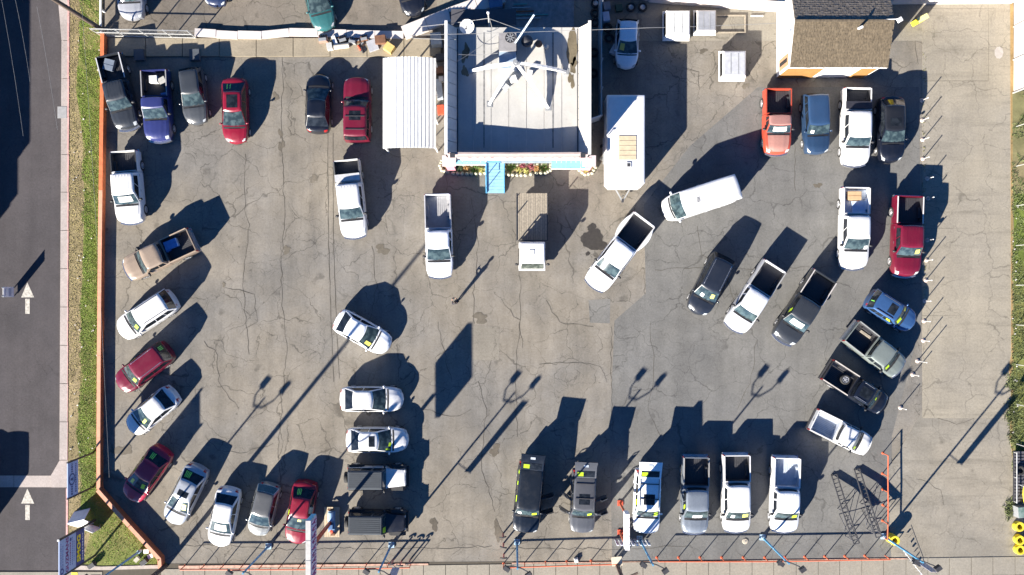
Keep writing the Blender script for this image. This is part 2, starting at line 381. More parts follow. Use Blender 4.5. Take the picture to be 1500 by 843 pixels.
def vehicle(kind, name, cat, label, fr, rr, color, W=None, Ht=None, group='vehicles parked on the sales lot', sun=0, rails=0, lime=(), rearwrite=0, sidewrite=0, shade=0,
            bed=None, roof=None, base=None, liner=None, cap=None, ribs=0, rough=.28, metal=0., gate=0, doors=(), hoodc=None, roofc=None, bars=0, flare=0, cvals=None, rearbump=None, box=None, smirror=1.0):
    k = KIND[kind]; hmid = .85
    f, r_ = Vector(P(*fr, hmid)), Vector(P(*rr, hmid)); d = f-r_; L = d.length
    c = (f+r_)/2; rz = math.atan2(d.y, d.x)
    W = W or k['W']; Ht = Ht or k['H']; pm = paint(color, rough, metal); dz = 0.
    tab = k['tab']; truck = kind in ('pickup', 'mini')
    t = thing(name, label, cat, (c.x, c.y, 0), rz, group)
    s = Shell(L, W, tab, nose=.14 if truck or kind == 'boxsuv' else .25, tail=.03 if truck else .07 if kind == 'boxsuv' else .17, bf=.20 if truck or kind == 'boxsuv' else .26, br=.0 if truck else .06 if kind == 'boxsuv' else .13)
    ub = (bed or k.get('bed', .335)) if truck else 0.
    X = lambda u: (u-.5)*L
    obj('body', s.mesh(ub if truck else 0., 1.), pm, t, 38)
    if truck:
        c4 = (ub+.006, ub+.022, roof or k['roof'], base or k['base'])
    else: c4 = cvals or k['c']
    zb = k['zb']
    cb = Cabin(X(c4[0]), X(c4[1]), X(c4[2]), X(c4[3]), W/2*.915, W/2*k['wr'], zb-.01, Ht, .09 if truck else .14)
    obj('cabin', cb.loft(cb.lv), pm, t, 35)
    rf = obj('roof', cb.loft([cb.lv[1]]+cb.rf, True), paint(roofc, rough) if roofc else pm, t, 40)
    rz_ = Ht-.012
    # hood with raised centre and creases
    hm = paint(hoodc, .45) if hoodc else pm
    u0, u1 = c4[3]+.018, .965
    def hood(a, b):
        u = lerp(u0, u1, a); yf = lerp(-.80, .80, b); p = s.top(u, yf*(1-.06*a))
        up = .012+.022*max(0, min(1, (.52-abs(yf))*9)); return p+Vector((0, 0, up))
    obj('hood', MB().grid(hood, 8, 16), hm, t, 30)
    obj('cowl', s.patch(c4[3]-.012, c4[3]+.017, -.84, .84, .006, 2, 10), BLACKP, t, 40)
    ws = obj('windshield', cb.glass('f', -.965, .965, .03, .965), GLASS, t, 40)
    if shade: obj('sunshade', cb.glass('f', -.55, .62, .30, .82, .018), plain('sunshade', (.52, .52, .48), .6), ws, 40)
    for q in lime:                                       # price stickers on the windshield
        k_ = .70 if len(q) < 5 or q[4] is STYEL else 1.; qa, qb = (q[0]+q[1])/2, (q[2]+q[3])/2; q = (qa+(q[0]-qa)*k_, qa+(q[1]-qa)*k_, qb+(q[2]-qb)*k_, qb+(q[3]-qb)*k_)+tuple(q[4:])
        obj('price_sticker', cb.glass('f', q[0], q[1], q[2], q[3], .022, 3, 2), AMBER if len(q) < 5 else q[4], ws)
    m = MB()
    for yy in (-.30, .12):
        a = cb.pt(cb.lv[0], 'f', yy); b = cb.pt(cb.lv[0], 'f', yy+.42).lerp(cb.pt(cb.lv[1], 'f', yy+.42), .16); m.tube(a+Vector((.02, 0, .02)), b+Vector((.02, 0, .03)), .012, 5)
    obj('wiper', m, BLACKP, t)
    if not gate:
        rg = obj('rear_window', cb.glass('r', -.93, .93, .06, .95) if not truck else cb.glass('r', -.8, .8, .15, .85), TINT, t, 40)
        for q in range(rearwrite):
            y = .18+.15*q if rearwrite > 2 else .2+.3*q
            obj('window_writing', cb.glass('r', -y-.085, -y, .28, .78, .02, 2, 2), GREENW, rg)
    for sd in ('l', 'R'):
        seg = [(.06, .50, .14, .50), (.53, .90, .53, .88)] if truck and ub < .40 else ([(.08, .60, .18, .58), (.66, .93, .66, .92)] if truck else [(.05, .46, .16, .46), (.485, .73, .485, .73), (.755, .96, .755, .93)])
        if kind in ('sedan', 'hatch'): seg = [(.05, .50, .20, .50), (.525, .92, .525, .84)]
        for i, q in enumerate(seg):
            g = obj('side_window', cb.glass(sd, q[0], q[1], .12, .90, .010, 5, 2, q[2], q[3]), TINT, t, 40)
            if sidewrite and sd == 'R' and i < sidewrite: obj('window_writing', cb.glass(sd, lerp(q[0], q[1], .35), lerp(q[0], q[1], .7), .3, .75, .02, 2, 2), AMBER, g)
    # doors and handles
    dr = [(c4[3]-.03, lerp(c4[3], c4[0], .50))]+([(lerp(c4[3], c4[0], .52), max(c4[0]+.015, .27))] if not (truck and ub > .38) else [])
    for sd in (1, -1):
        for a, b in dr:
            dd = obj('door', s.flank(b, a, sd), pm, t, 40)
            zz = itp(tab, b)-.16; obj('handle', MB().box((X(b)+.16, sd*(s.hw(b)*.99+.02), zz), (.16, .025, .03)), pm if not truck else CHROME, dd)
        mirror(t, X(c4[3])-.30-(.05 if truck else 0), sd*(W/2*.93), zb+.08, sd, pm if not truck else BLACKP, 1.0*smirror*(1.2 if truck else .9))
    # lamps, grille, bumper, plate
    for sd in (1, -1):
        obj('headlight', s.patch(.950, .988, sd*.64, sd*.92, .010, 4, 4), LAMPG, t, 40)
    obj('grille', MB().grid(lambda a, b: (s.x(1, lerp(-.5, .5, a))+.012, lerp(-.5, .5, a)*s.hw(1), lerp(.30, .52, b)), 6, 2), BLACKP, t)
    r = k['r']; ax = k['ax']
    for ua in ax:
        for sd in (1, -1): wheel(t, X(ua), sd*(W/2*.985+.025-.115+(.10 if flare and ua == ax[0] else 0)), r, .23, sd)
    if not truck:
        if not gate:
            for sd in (1, -1): obj('taillight', s.patch(.004, .03, sd*.62, sd*.93, .012, 3, 3), REDL, t, 40)
        obj('rear_bumper', MB().grid(lambda a, b: (s.x(0, lerp(-1, 1, a))-.03+.03*b, lerp(-1, 1, a)*s.hw(0), lerp(.38, .62, b)), 8, 2), paint(rearbump, .5) if rearbump else pm, t, 40)
    else:
        bumper = MB()
        for i in range(8):
            y0, y1 = -.95+1.9*i/8, -.95+1.9*(i+1)/8
            bumper.beam((s.x(1, y0)+.05, y0*s.hw(.99), .55), (s.x(1, y1)+.05, y1*s.hw(.99), .55), .12, .24)
        obj('front_bumper', bumper, CHROME if kind == 'pickup' else pm, t, 50)
        # cargo bed
        rl = k['rail']; x0, x1 = X(0)+.07, X(ub)-.035; wo = W/2*.975; th = .085
        bm_ = MB()
        for sd in (1, -1):
            prof = [(wo-th, .30), (wo*.95, .30), (wo, .48), (wo+.005, .75), (wo-.005, rl-.12), (wo-.02, rl-.02), (wo-.035, rl), (wo-th, rl)]
            n = len(prof); vs = []
            for xx in [x0+(x1-x0)*i/8 for i in range(9)]:
                fl = 0.
                if flare:
                    q = (xx-X(ax[0]))/.95; fl = .24*max(0, 1-q*q)
                vs += [(xx, sd*(y+(fl if y > wo-th+.001 and z < rl-.01 else fl*.75 if y > wo-th+.001 else 0)), z) for y, z in prof]
            fs = [(i*n+j, i*n+(j+1) % n, (i+1)*n+(j+1) % n, (i+1)*n+j) for i in range(8) for j in range(n)]+[tuple(range(n))[::-1], tuple(8*n+j for j in range(n))]
            if sd > 0: fs = [f[::-1] for f in fs]
            bm_.add(vs, [f[::-1] for f in fs])
        bm_.box(((x0+x1)/2, 0, .5), (x1-x0, 2*(wo-th), .3)); bm_.box((x1-.03, 0, (rl+.6)/2), (.06, 2*(wo-th)-.004, rl-.6))
        obj('cargo_bed', bm_, pm, t, 40)
        lm = liner or DARK; z0 = rl-.50; wi = wo-th-.006; lb = MB()
        lb.box(((x0+x1)/2, 0, z0-.02), (x1-x0-.13, 2*wi, .04))
        for sd in (1, -1): lb.box(((x0+x1)/2, sd*(wi-.006), (z0+rl)/2), (x1-x0-.13, .02, rl-z0-.03)); lb.box((X(ax[0])+.02, sd*(wi-.10), z0+.11), (.85, .18, .22), top=.9)
        lb.box((x1-.075, 0, (z0+rl)/2), (.02, 2*wi-.05, rl-z0-.03))
        for i in range(9): lb.box(((x0+x1)/2, -wi*.62+wi*1.24*i/8, z0+.008), (x1-x0-.16, .075, .018))
        obj('bed_liner', lb, lm, t)
        for sd in (1, -1): obj('bed_rail', MB().box(((x0+x1)/2, sd*(wo-.05), rl+.012), (x1-x0-.02, .075, .022)), plain('bed_rail', cap, .5) if cap else pm, t)
        tg = obj('tailgate', MB().box((x0-.005, 0, (rl+.62)/2), (.065, 2*wo-.18, rl-.62)), pm, t)
        obj('handle', MB().box((x0-.045, 0, rl-.14), (.02, .22, .07)), BLACKP, tg)
        for sd in (1, -1): obj('taillight', MB().box((x0-.02, sd*(wo-.055), rl-.26), (.05, .10, .38)), REDL, t)
        obj('rear_bumper', MB().box((x0-.075, 0, .58), (.15, 2*wo-.04, .20)), CHROME if kind == 'pickup' else DARK, t)
        if ribs:
            m = MB()
            for i in range(5): m.box(((X(c4[1])+X(c4[2]))/2-.05, -.44+.22*i, Ht-.004), ((X(c4[2])-X(c4[1]))*.74, .05, .014))
            obj('roof_rib', m, paint(roofc, rough) if roofc else pm, t)
        if box is not None:
            obj('tool_box', MB().box((x1-.34, 0, rl+.03), (.52, 2*wo-.10, .16)), plain('tool_box', box, .35, .3), t)
    if sun:
        x = X(lerp(c4[1], c4[2], .66 if sun == 1 else .50)); ln = (X(c4[2])-X(c4[1]))*(.30 if sun == 1 else .62)
        obj('sunroof', MB().box((x, 0, Ht-.004), (ln, W*.42, .022)), TINT, t)
    if rails:
        for sd in (1, -1):
            y = sd*W/2*k['wr']*.86; m = MB(); a, b = X(c4[1])+.18, X(c4[2])-.25
            m.path([(a, y, Ht-.05), (a+.12, y, Ht+.02), (b-.12, y, Ht+.02), (b, y, Ht-.05)], .02, 6)
            obj('roof_rail', m, DARK if rails == 1 else CHROME, t)
    for i in range(bars):
        x = lerp(X(c4[1]), X(c4[2]), .22+.42*i); yw = W/2*k['wr']*.88
        obj('roof_bar', MB().box((x, 0, Ht+.035), (.06, 2*yw, .03)), DARK, t)
    if gate:                                             # raised liftgate hinged at the roof
        x = X(c4[1])+.02; g = MB(); gw = W/2*.80
        a, b = Vector((x+.10, 0, Ht-.05)), Vector((x-1.05, 0, Ht+.16)); q = (b-a).normalized(); nrm = Vector((q.z, 0, -q.x))
        if nrm.z < 0: nrm = -nrm
        g.grid(lambda i, j: a.lerp(b, i)+Vector((0, lerp(-gw, gw, j)*(1+.06*i), 0))+nrm*(.03+.05*math.sin(math.pi*i)), 6, 8)
        g.grid(lambda i, j: a.lerp(b, 1-i)+Vector((0, lerp(-gw, gw, j)*(1+.06*(1-i)), 0))-nrm*.03, 6, 8)
        for sd in (-1, 1): g.beam(a+Vector((0, sd*gw, 0)), b+Vector((0, sd*gw*1.06, 0)), .05, .09)
        lg = obj('liftgate', g, pm, t, 40)
        wmesh = MB().grid(lambda i, j: a.lerp(b, lerp(.06, .46, i))+Vector((0, lerp(-gw*.86, gw*.86, j), 0))+nrm*(.045+.05*math.sin(math.pi*lerp(.06, .46, i))), 4, 6)
        obj('rear_window', wmesh, TINT, lg, 40)
        p = a.lerp(b, .78)+nrm*.085; obj('emblem', MB().box(p, (.16, .34, .02)), plain('emblem', (.45, .5, .55), .4), lg)
        p = a.lerp(b, .28)+nrm*.105+Vector((0, -gw*.52, 0)); obj('price_sticker', MB().box(p, (.34, .42, .01)), AMBER, lg)
        # dark sheet across the rear stands in for the boot's shaded inside
        obj('boot_shade', MB().grid(lambda i, j: cb.pt(cb.lv[0], 'r', lerp(-.9, .9, j)).lerp(cb.pt(cb.lv[1], 'r', lerp(-.9, .9, j)), lerp(-.5, .96, i))+Vector((-.02, 0, 0)), 3, 6), DARK, t)
        for sd in (1, -1): obj('taillight', MB().box((X(.012), sd*W/2*.84, zb-.04), (.10, .14, .34)), REDL, t)
    for (u, sd, ang, ln) in doors:                       # doors standing open, hinged at their front edge
        hx, hy = X(u), sd*W/2*.97; ca, sa = -math.cos(R(ang)), sd*math.sin(R(ang))
        e = Vector((hx+ca*ln, hy+sa*ln, 0)); h0 = Vector((hx, hy, 0)); m = MB()
        m.beam(h0+Vector((0, 0, .76)), e+Vector((0, 0, .76)), .085, .72)
        m.beam(h0+Vector((0, 0, 1.12))+(e-h0)*.28, h0+(e-h0)*.5+Vector((0, 0, Ht-.14)), .035, .045)
        m.beam(h0+(e-h0)*.48+Vector((0, 0, Ht-.14)), e+Vector((0, 0, Ht-.14)), .035, .045); m.beam(e+Vector((0, 0, 1.12))-(e-h0)*.03, e-(e-h0)*.03+Vector((0, 0, Ht-.14)), .035, .045)
        od = obj('open_door', m, pm, t)
        obj('pane', MB().beam(h0+(e-h0)*.42+Vector((0, 0, 1.35)), e-(e-h0)*.06+Vector((0, 0, 1.35)), .012, .44), TINT, od)
        obj('trim_panel', MB().beam(h0+(e-h0)*.08+Vector((0, -sd*.06, .80)), e-(e-h0)*.06+Vector((0, -sd*.06, .80)), .03, .5), plain('door_trim', (.35, .33, .30), .7), od)
    return t
def jeep(label, fr, rr, color, top, sticker=False):
    f, r_ = Vector(P(*fr, .9)), Vector(P(*rr, .9)); d = f-r_; L = d.length; c = (f+r_)/2
    t = thing('jeep', label, 'jeep', (c.x, c.y, 0), math.atan2(d.y, d.x), 'vehicles parked on the sales lot'); pm = paint(color, .3)
    X = lambda u: (u-.5)*L
    m = MB(); m.prism([(X(.05), -.76), (X(.66), -.76), (X(.66), .76), (X(.05), .76)], .45, 1.12)
    obj('body', m, pm, t)
    hd = MB()
    hd.grid(lambda a, b: (X(lerp(.655, .945, a)), lerp(-1, 1, b)*lerp(.70, .56, a), 1.13-.06*a+.05*(1-abs(2*b-1)**3)), 6, 10)
    for sd in (1, -1): hd.grid(lambda a, b, sd=sd: (X(lerp(.655, .945, a)), sd*lerp(.70, .56, a)*(1+.02*(b if sd > 0 else 1-b)), lerp(.5, 1.13-.06*a, (1-b) if sd > 0 else b)), 6, 2)
    obj('hood', hd, pm, t, 40)
    obj('grille', MB().box((X(.95), 0, .86), (.06, 1.14, .46)).box((X(.955), 0, .88), (.06, .7, .30)), pm, t)
    for sd in (1, -1):
        obj('headlight', MB().rev([(.0, .03), (.06, .025), (.09, 0), (.09, -.05)], 14, (X(.957)+.03, sd*.45, .90), 'X'), LAMPG, t, 40)
        for ua in (.16, .83):
            q = MB(); pr = [(-.62, .62), (-.42, .90), (.40, .92), (.62, .74)]
            for a, b in zip(pr, pr[1:]): q.beam((X(ua)+a[0], sd*.80, a[1]), (X(ua)+b[0], sd*.80, b[1]), .28, .05)
            obj('fender', q, BLACKP, t); wheel(t, X(ua), sd*.80, .41, .26, sd)
        obj('rock_rail', MB().tube((X(.26), sd*.80, .42), (X(.70), sd*.80, .42), .05), BLACKP, t); mirror(t, X(.63), sd*.80, 1.18, sd, BLACKP, 1.1)
        for a, b in ((.43, .63), (.22, .41)):
            dd = obj('door', MB().box((X((a+b)/2), sd*.765, .80), (X(b)-X(a), .03, .62)), pm, t); obj('handle', MB().box((X(a)+.12, sd*.79, 1.0), (.13, .03, .03)), BLACKP, dd)
    # hard top with ribs, windows on its slanted sides
    tm = plain('hard_top', top, .55)
    x0, x1, y0, y1, z0, z1 = X(.05), X(.615), .75, .66, 1.13, 1.82
    ht = MB(); ring0 = [(x0, -y0, z0), (x1+.18, -y0, z0), (x1+.18, y0, z0), (x0, y0, z0)]; ring1 = [(x0+.10, -y1, z1-.06), (x1, -y1, z1-.06), (x1, y1, z1-.06), (x0+.10, y1, z1-.06)]
    ring2 = [(x0+.16, -y1+.07, z1), (x1-.06, -y1+.07, z1), (x1-.06, y1-.07, z1), (x0+.16, y1-.07, z1)]
    ht.add(ring0+ring1+ring2, [(i, (i+1) % 4, 4+(i+1) % 4, 4+i) for i in range(4)]+[(4+i, 4+(i+1) % 4, 8+(i+1) % 4, 8+i) for i in range(4)]+[(8, 9, 10, 11)])
    o = obj('hard_top', ht, tm, t)
    rb = MB()
    for i in range(8): rb.box(((x0+x1)/2+.03, -.50+1.0*i/7, z1+.004), (x1-x0-.36, .07, .022))
    obj('roof_rib', rb, tm, o)
    A = [Vector(q) for q in (ring0[1], ring0[2], ring1[2], ring1[1])]
    def pane(q, u0, u1, v0, v1, off, name, mt, par):
        n = (q[1]-q[0]).cross(q[3]-q[0]).normalized()
        return obj(name, MB().grid(lambda a, b: q[0].lerp(q[1], lerp(u0, u1, a)).lerp(q[3].lerp(q[2], lerp(u0, u1, a)), lerp(v0, v1, b))+n*off, 3, 2), mt, par)
    ws = pane(A, .06, .94, .08, .94, .012, 'windshield', GLASS, t)
    if sticker: pane(A, .08, .36, .15, .85, .02, 'price_sticker', AMBER, ws)
    for B in ([ring0[0], ring0[1], ring1[1], ring1[0]], [ring0[2], ring0[3], ring1[3], ring1[2]]):
        B = [Vector(q) for q in B]
        for u0, u1 in ((.06, .30), (.35, .62), (.66, .92)): pane(B, u0, u1, .1, .84, .010, 'side_window', TINT, t)
    pane([Vector(q) for q in (ring0[3], ring0[0], ring1[0], ring1[3])], .12, .88, .15, .85, .01, 'rear_window', TINT, t)
    obj('front_bumper', MB().box((X(.985), 0, .55), (.18, 1.55, .18), top=.92), BLACKP, t)
    sp = wheel(t, X(.02), 0, .40, .25, -1); sp.rotation_euler = (0, 0, math.pi/2); sp.location = (X(.018), .05, .98); sp.name = 'spare_wheel'
    for sd in (1, -1): obj('taillight', MB().box((X(.05)-.03, sd*.70, .92), (.06, .10, .20)), REDL, t)
    return t
# ------------------------------------------------------------------ the setting
struct('ground', MB().sheet([(-400, -400), (400, -400), (400, 400), (-400, 400)], -.03), ground('earth', (.17, .155, .13), .12, None, 0, 0, 0, .2))
struct('road', MB().sheet([(-60, -45), (P(101, 0)[0], -45), (P(101, 0)[0], 60), (-60, 60)], -.012), A_ROAD)
struct('sales_lot', MB().sheet(px([(143, 50), (1356, 50), (1352, 140), (1358, 600), (1300, 680), (1306, 826), (240, 832), (148, 715)]), 0.), A_LOT)
struct('upper_lot', MB().sheet(px([(150, -80), (760, -80), (760, 62), (150, 62)]), .004), A_UP)
struct('back_yard', MB().sheet(px([(640, -80), (1500, -80), (1500, 30), (1356, 30), (1356, 60), (640, 60)]), .006), ground('yard_concrete', (.225, .20, .16), .1, (.20, .185, .155), .4, .3, 0, .3, seed=40))
struct('asphalt_patch', MB().sheet(px([(897, 830), (893, 640), (900, 470), (946, 430), (943, 300), (1010, 215), (1110, 128), (1346, 128), (1350, 470), (1306, 640), (1306, 828)]), .005), A_PATCH)
struct('concrete_patch', MB().sheet(px([(693, 477), (732, 479), (731, 528), (692, 527)]), .006), ground('patch_concrete', (.200, .182, .152), .12, None, .4, .4, .1, .3, seed=51))
struct('asphalt_patch', MB().sheet(px([(862, 440), (894, 438), (893, 474), (864, 473)]), .006), A_PATCH)
struct('entrance_asphalt', MB().sheet(px([(1300, 690), (1352, 600), (1482, 600), (1500, 700), (1500, 828), (1306, 828)]), .007), ground('worn_entrance', (.240, .216, .176), .14, (.195, .182, .158), .3, .2, 0, .4, seed=61, scuff=.25))
# concrete driveway on the right, poured in slabs
drv = struct('driveway', MB().sheet(px([(1351, -60), (1484, -60), (1484, 610), (1351, 610)]), .002), plain('joint_sand', (.13, .115, .09), .95))
for (x0, y0, x1, y1) in [(1351, -60, 1447, 12), (1448, -60, 1482, 12), (1351, 13, 1447, 118), (1448, 13, 1482, 121), (1351, 119, 1482, 334), (1351, 335, 1482, 462), (1351, 463, 1482, 612)]:
    q = struct('driveway_slab', MB().prism(px([(x0, y0+.1), (x1+.6, y0+.1+random.uniform(-1, 1)), (x1+.6, y1+.6), (x0, y1+.6)]), .003, .014+random.uniform(0, .004)), A_DRIVE, drv)
# cracks and seams that follow their own lines
cr = MB()
def crack(pts, wd=.030, wob=.10, z=.011):
    pts = [Vector((*P(*p), z)) for p in pts]; out = []
    for a, b in zip(pts, pts[1:]):
        n = max(2, int((b-a).length/.45))
        for i in range(n): out.append(a.lerp(b, i/n)+Vector((random.uniform(-wob, wob), random.uniform(-wob, wob), 0)))
    out.append(pts[-1]); vs = []
    for i, p in enumerate(out):
        d = (out[min(i+1, len(out)-1)]-out[max(i-1, 0)]).normalized(); nn = Vector((-d.y, d.x, 0))*wd*random.uniform(.4, 1.3)/2
        vs += [p-nn, p+nn]
    cr.add(vs, [(2*i, 2*i+2, 2*i+3, 2*i+1) for i in range(len(out)-1)])
for p in [[(480, 196), (481, 350), (485, 470), (489, 560)], [(488, 196), (488, 350), (493, 480), (497, 555)]]: crack(p, .04, .02)
for p in [[(415, 84), (412, 200), (416, 300), (412, 420), (420, 520), (408, 640), (412, 740)], [(762, 396), (761, 470), (755, 560), (758, 640)], [(360, 225), (358, 300), (364, 330), (355, 420), (365, 520)],
          [(895, 480), (897, 640)], [(694, 476), (694, 420), (700, 360), (690, 290)], [(640, 470), (652, 520), (662, 560)], [(733, 440), (760, 470), (765, 510)], [(545, 360), (552, 420), (541, 470)],
          [(870, 478), (820, 474), (800, 440)], [(890, 560), (880, 536), (840, 530), (790, 534)], [(960, 395), (1040, 392), (1110, 396), (1220, 391)], [(1021, 330), (1027, 372), (1060, 400), (1075, 440)],
          [(1166, 280), (1164, 245), (1166, 200)], [(1000, 100), (1022, 104), (1025, 130), (1060, 90)], [(1368, 455), (1374, 500), (1366, 545), (1380, 600)], [(1352, 440), (1372, 428), (1378, 405), (1400, 412)],
          [(1370, 612), (1400, 622), (1440, 606)], [(1342, 700), (1380, 718), (1382, 740)], [(330, 420), (372, 430), (376, 470), (352, 490)], [(300, 500), (318, 520), (320, 560), (350, 600)], [(660, 330), (668, 352), (640, 366), (610, 372)],
          [(1108, 500), (1100, 560), (1080, 600)], [(952, 470), (958, 540), (950, 600), (968, 640)], [(200, 560), (215, 590)], [(300, 640), (318, 660), (350, 664), (400, 650)], [(700, 560), (712, 600), (705, 680), (725, 750)],
          [(620, 600), (660, 612), (690, 600)], [(265, 800), (330, 800), (420, 805), (520, 803), (640, 805), (720, 800)], [(1345, 95), (1340, 60), (1358, 66)], [(1352, 140), (1354, 200), (1353, 300)], [(740, 803), (900, 805), (1010, 800)]]: crack(p)
struct('pavement_crack', cr, plain('crack_dirt', (.068, .060, .048), .95))
wd_ = MB()
for i in range(26):                                      # weeds along the lot edge
    y = 84+i*14+random.uniform(-3, 3); x = 1353+random.uniform(-1.5, 1.5); a = P(x, y)
    for j in range(5): q = (a[0]+random.uniform(-.12, .12), a[1]+random.uniform(-.3, .3)); wd_.tube((q[0], q[1], .01), (q[0]+random.uniform(-.08, .08), q[1]+random.uniform(-.08, .08), random.uniform(.04, .12)), .03, 3, .004)
o = obj('weeds', wd_, plain('weed_leaf', (.12, .12, .03), .8, var=.4)); o['kind'] = 'stuff'
# oil stains, each with its own outline
def blob(c, r, n=26, k=.22):
    ph = [random.uniform(0, 6.28) for _ in range(4)]; out = []
    for i in range(n):
        a = 2*math.pi*i/n; q = 1+k*math.sin(2*a+ph[0])+k*.6*math.sin(3*a+ph[1])+k*.5*math.sin(5*a+ph[2])+.06*math.sin(9*a+ph[3])
        out.append((c[0]+r[0]*q*math.cos(a), c[1]+r[1]*q*math.sin(a)))
    return out
st = MB()
for (x, y, rx, ry) in [(868, 351, 17, 14), (867, 334, 7, 6), (858, 352, 7, 8), (876, 358, 12, 9), (861, 372, 3, 3)]: st.prism(px(blob((x, y), (rx, ry), k=.12)), .009, .0105+.0004*len(st.f)/30)
struct('oil_stain', st, plain('wet_oil', (.040, .036, .032), .45, var=.2))
st = MB()
for i, (x, y, rx, ry) in enumerate([(420, 366, 6, 5), (460, 262, 6, 5), (411, 196, 3, 6), (412, 214, 4, 8), (704, 466, 11, 7), (560, 366, 9, 7), (636, 768, 6, 8), (404, 142, 5, 5), (1030, 75, 5, 4), (1198, 272, 5, 4), (1068, 78, 5, 4), (1092, 126, 5, 4), (328, 417, 3, 3), (180, 660, 12, 8), (233, 700, 0.1, .1), (540, 600, 8, 6), (1362, 80, 4, 3), (1356, 82, 4, 4), (730, 780, 6, 14), (725, 660, 7, 8)]):
    st.sheet(px(blob((x, y), (rx, ry), k=.3)), .0100+.0001*i)
struct('oil_stain', st, ground('faded_oil', (.098, .085, .068), .3, (.13, .115, .092), 0, 0, 0, .3))
# road kerbs, walk and gutter on the left
kerb = plain('red_kerb_paint', (.50, .285, .265), .8, var=.25, sc=3)
wk = struct('pavement', MB().sheet(px([(84, -60), (103, -60), (103, 696), (92, 696), (92, 60)]), -.008), plain('joint_dirt', (.07, .06, .045), .95))
ys = [-40, 8, 60, 116, 172, 227, 282, 338, 394, 450, 506, 562, 618, 674]
for a, b in zip(ys, ys[1:]):
    x0, x1 = (84+(a+40)*.06 if a < 60 else 91.5-a*.005), (84+(b+40)*.06 if b < 60 else 91.5-b*.005)
    struct('paving_slab', MB().prism(px([(x0, a+.4), (100, a+.4), (99.5, b-.4), (x1, b-.4)]), -.006, .105+random.uniform(0, .006)), CONCW, wk)
    struct('kerb_stone', MB().prism(px([(100.2, a+.2), (103.2-a*.004, a+.2), (102.8-b*.004, b-.2), (99.8, b-.2)]), -.006, .135), kerb, wk)
struct('kerb_stone', MB().prism(px([(98, 715), (101, 715), (100.5, 770), (98, 770)]), -.006, .13), kerb, wk)
struct('kerb_stone', MB().prism(px([(98, 770.4), (100.5, 770.4), (100, 838), (97.5, 838)]), -.006, .13), kerb, wk)
struct('kerb_ramp', MB().prism(px([(88, 674.5), (100, 674.5), (99.5, 714), (76, 714), (75, 697)]), -.006, .07), CONCW, wk)
for a, b in [(-60, -24), (-23.5, 20), (20.6, 76)]: struct('gutter_slab', MB().prism(px([(a, 697), (b, 697), (b, 714), (a, 714)]), -.007, .004), CONCW, wk)
struct('utility_cover', MB().prism(px([(85.5, 157), (99, 157), (99, 174), (85.5, 174)]), .1, .125), plain('cover_metal', (.28, .28, .28), .6), wk)
# painted arrows on the road
arw = plain('road_paint', (.40, .375, .33), .85, var=.38, sc=6)
for y in (414, 716):
    m = MB().sheet(px([(40, y), (50, y+22), (31, y+22)]), -.004); m.sheet(px(rect(37, y+24, 43.5, y+46)), -.004); struct('road_arrow', m, arw)
# front walk along the bottom street, slab by slab
wk2 = struct('pavement', MB().sheet(px([(240, 826), (1500, 818), (1500, 900), (150, 900), (150, 836)]), .008), plain('joint_dirt', (.07, .06, .045), .95))
x = 236
while x < 1500:
    x1 = x+31+(x % 7)*.3; yo = 834-(x-236)*.0145; z = .035+random.uniform(0, .005)
    struct('paving_slab', MB().prism(px([(x+.4, yo), (x1-.4, yo-.45), (x1-.4, yo+26), (x+.4, yo+26)]), .009, z), CONC, wk2)
    struct('paving_slab', MB().prism(px([(x+.4, yo+26.8), (x1-.4, yo+26.4), (x1-.4, yo+60), (x+.4, yo+60)]), .009, z), CONC, wk2); x = x1
m = MB()
x = 262
while x < 1300:
    if not (606 < x < 735): m.prism(px([(x, 829-(x-236)*.009), (x+30, 828.8-(x-236)*.009), (x+30, 833.2-(x-236)*.0145), (x, 833.4-(x-236)*.0145)]), .0, .05)
    x += 30.5
struct('kerb', m, plain('worn_salmon_kerb', (.44, .27, .20), .85, var=.3))
struct('pavement', MB().prism(px([(-40, 838), (100, 838), (150, 838), (150, 900), (-40, 900)]), -.01, .04), CONC)
struct('tactile_paving', MB().prism(px(rect(105, 838.5, 114, 860)), .0, .055), YELL)
struct('kerb', MB().prism(px([(100, 827), (150, 829.5), (238, 827), (238, 832), (150, 834.5), (100, 834)]), -.01, .15), plain('faded_kerb', (.36, .31, .27), .85, var=.2))
# verge on the left: soil, then tufts of dry and green grass
struct('verge', MB().prism(px([(102.5, -60), (151, -60), (149, 300), (148, 712), (238, 812), (237, 827.5), (150, 829.5), (100.5, 827)]), -.02, .10), SOIL)
struct('lawn', MB().sheet(px([(127, -60), (151, -60), (149, 300), (148, 712), (237, 814), (236, 826), (150, 828), (122, 826), (134, 776), (118, 760), (122, 690), (114, 640), (119, 560), (120, 470), (122, 380), (125, 300), (122, 200), (112, 130), (118, 60)]), .106), LAWN)
def fbm(x, y): return math.sin(x*1.3+2*math.sin(y*.7))+math.sin(y*1.9+1.7*math.sin(x*.9+1))+.6*math.sin(x*4.1+y*3.3)
gm, dm = MB(), MB()
edge = [(-60, 113), (60, 118), (130, 114), (200, 122), (300, 124), (380, 122), (470, 120), (560, 119), (640, 114), (700, 119), (760, 120), (826, 122)]
def tuft(m, X, Y, hgt, z=.10):
    for _ in range(3):
        a = random.uniform(0, 6.28); l = hgt*random.uniform(.6, 1.2); dx, dy = math.cos(a)*.022, math.sin(a)*.022; t = random.uniform(-.8, .8)
        m.add([(X-dx, Y-dy, z), (X+dx, Y+dy, z), (X+t*hgt-dy*3, Y+random.uniform(-.8, .8)*hgt+dx*3, z+l)], [(0, 1, 2)])
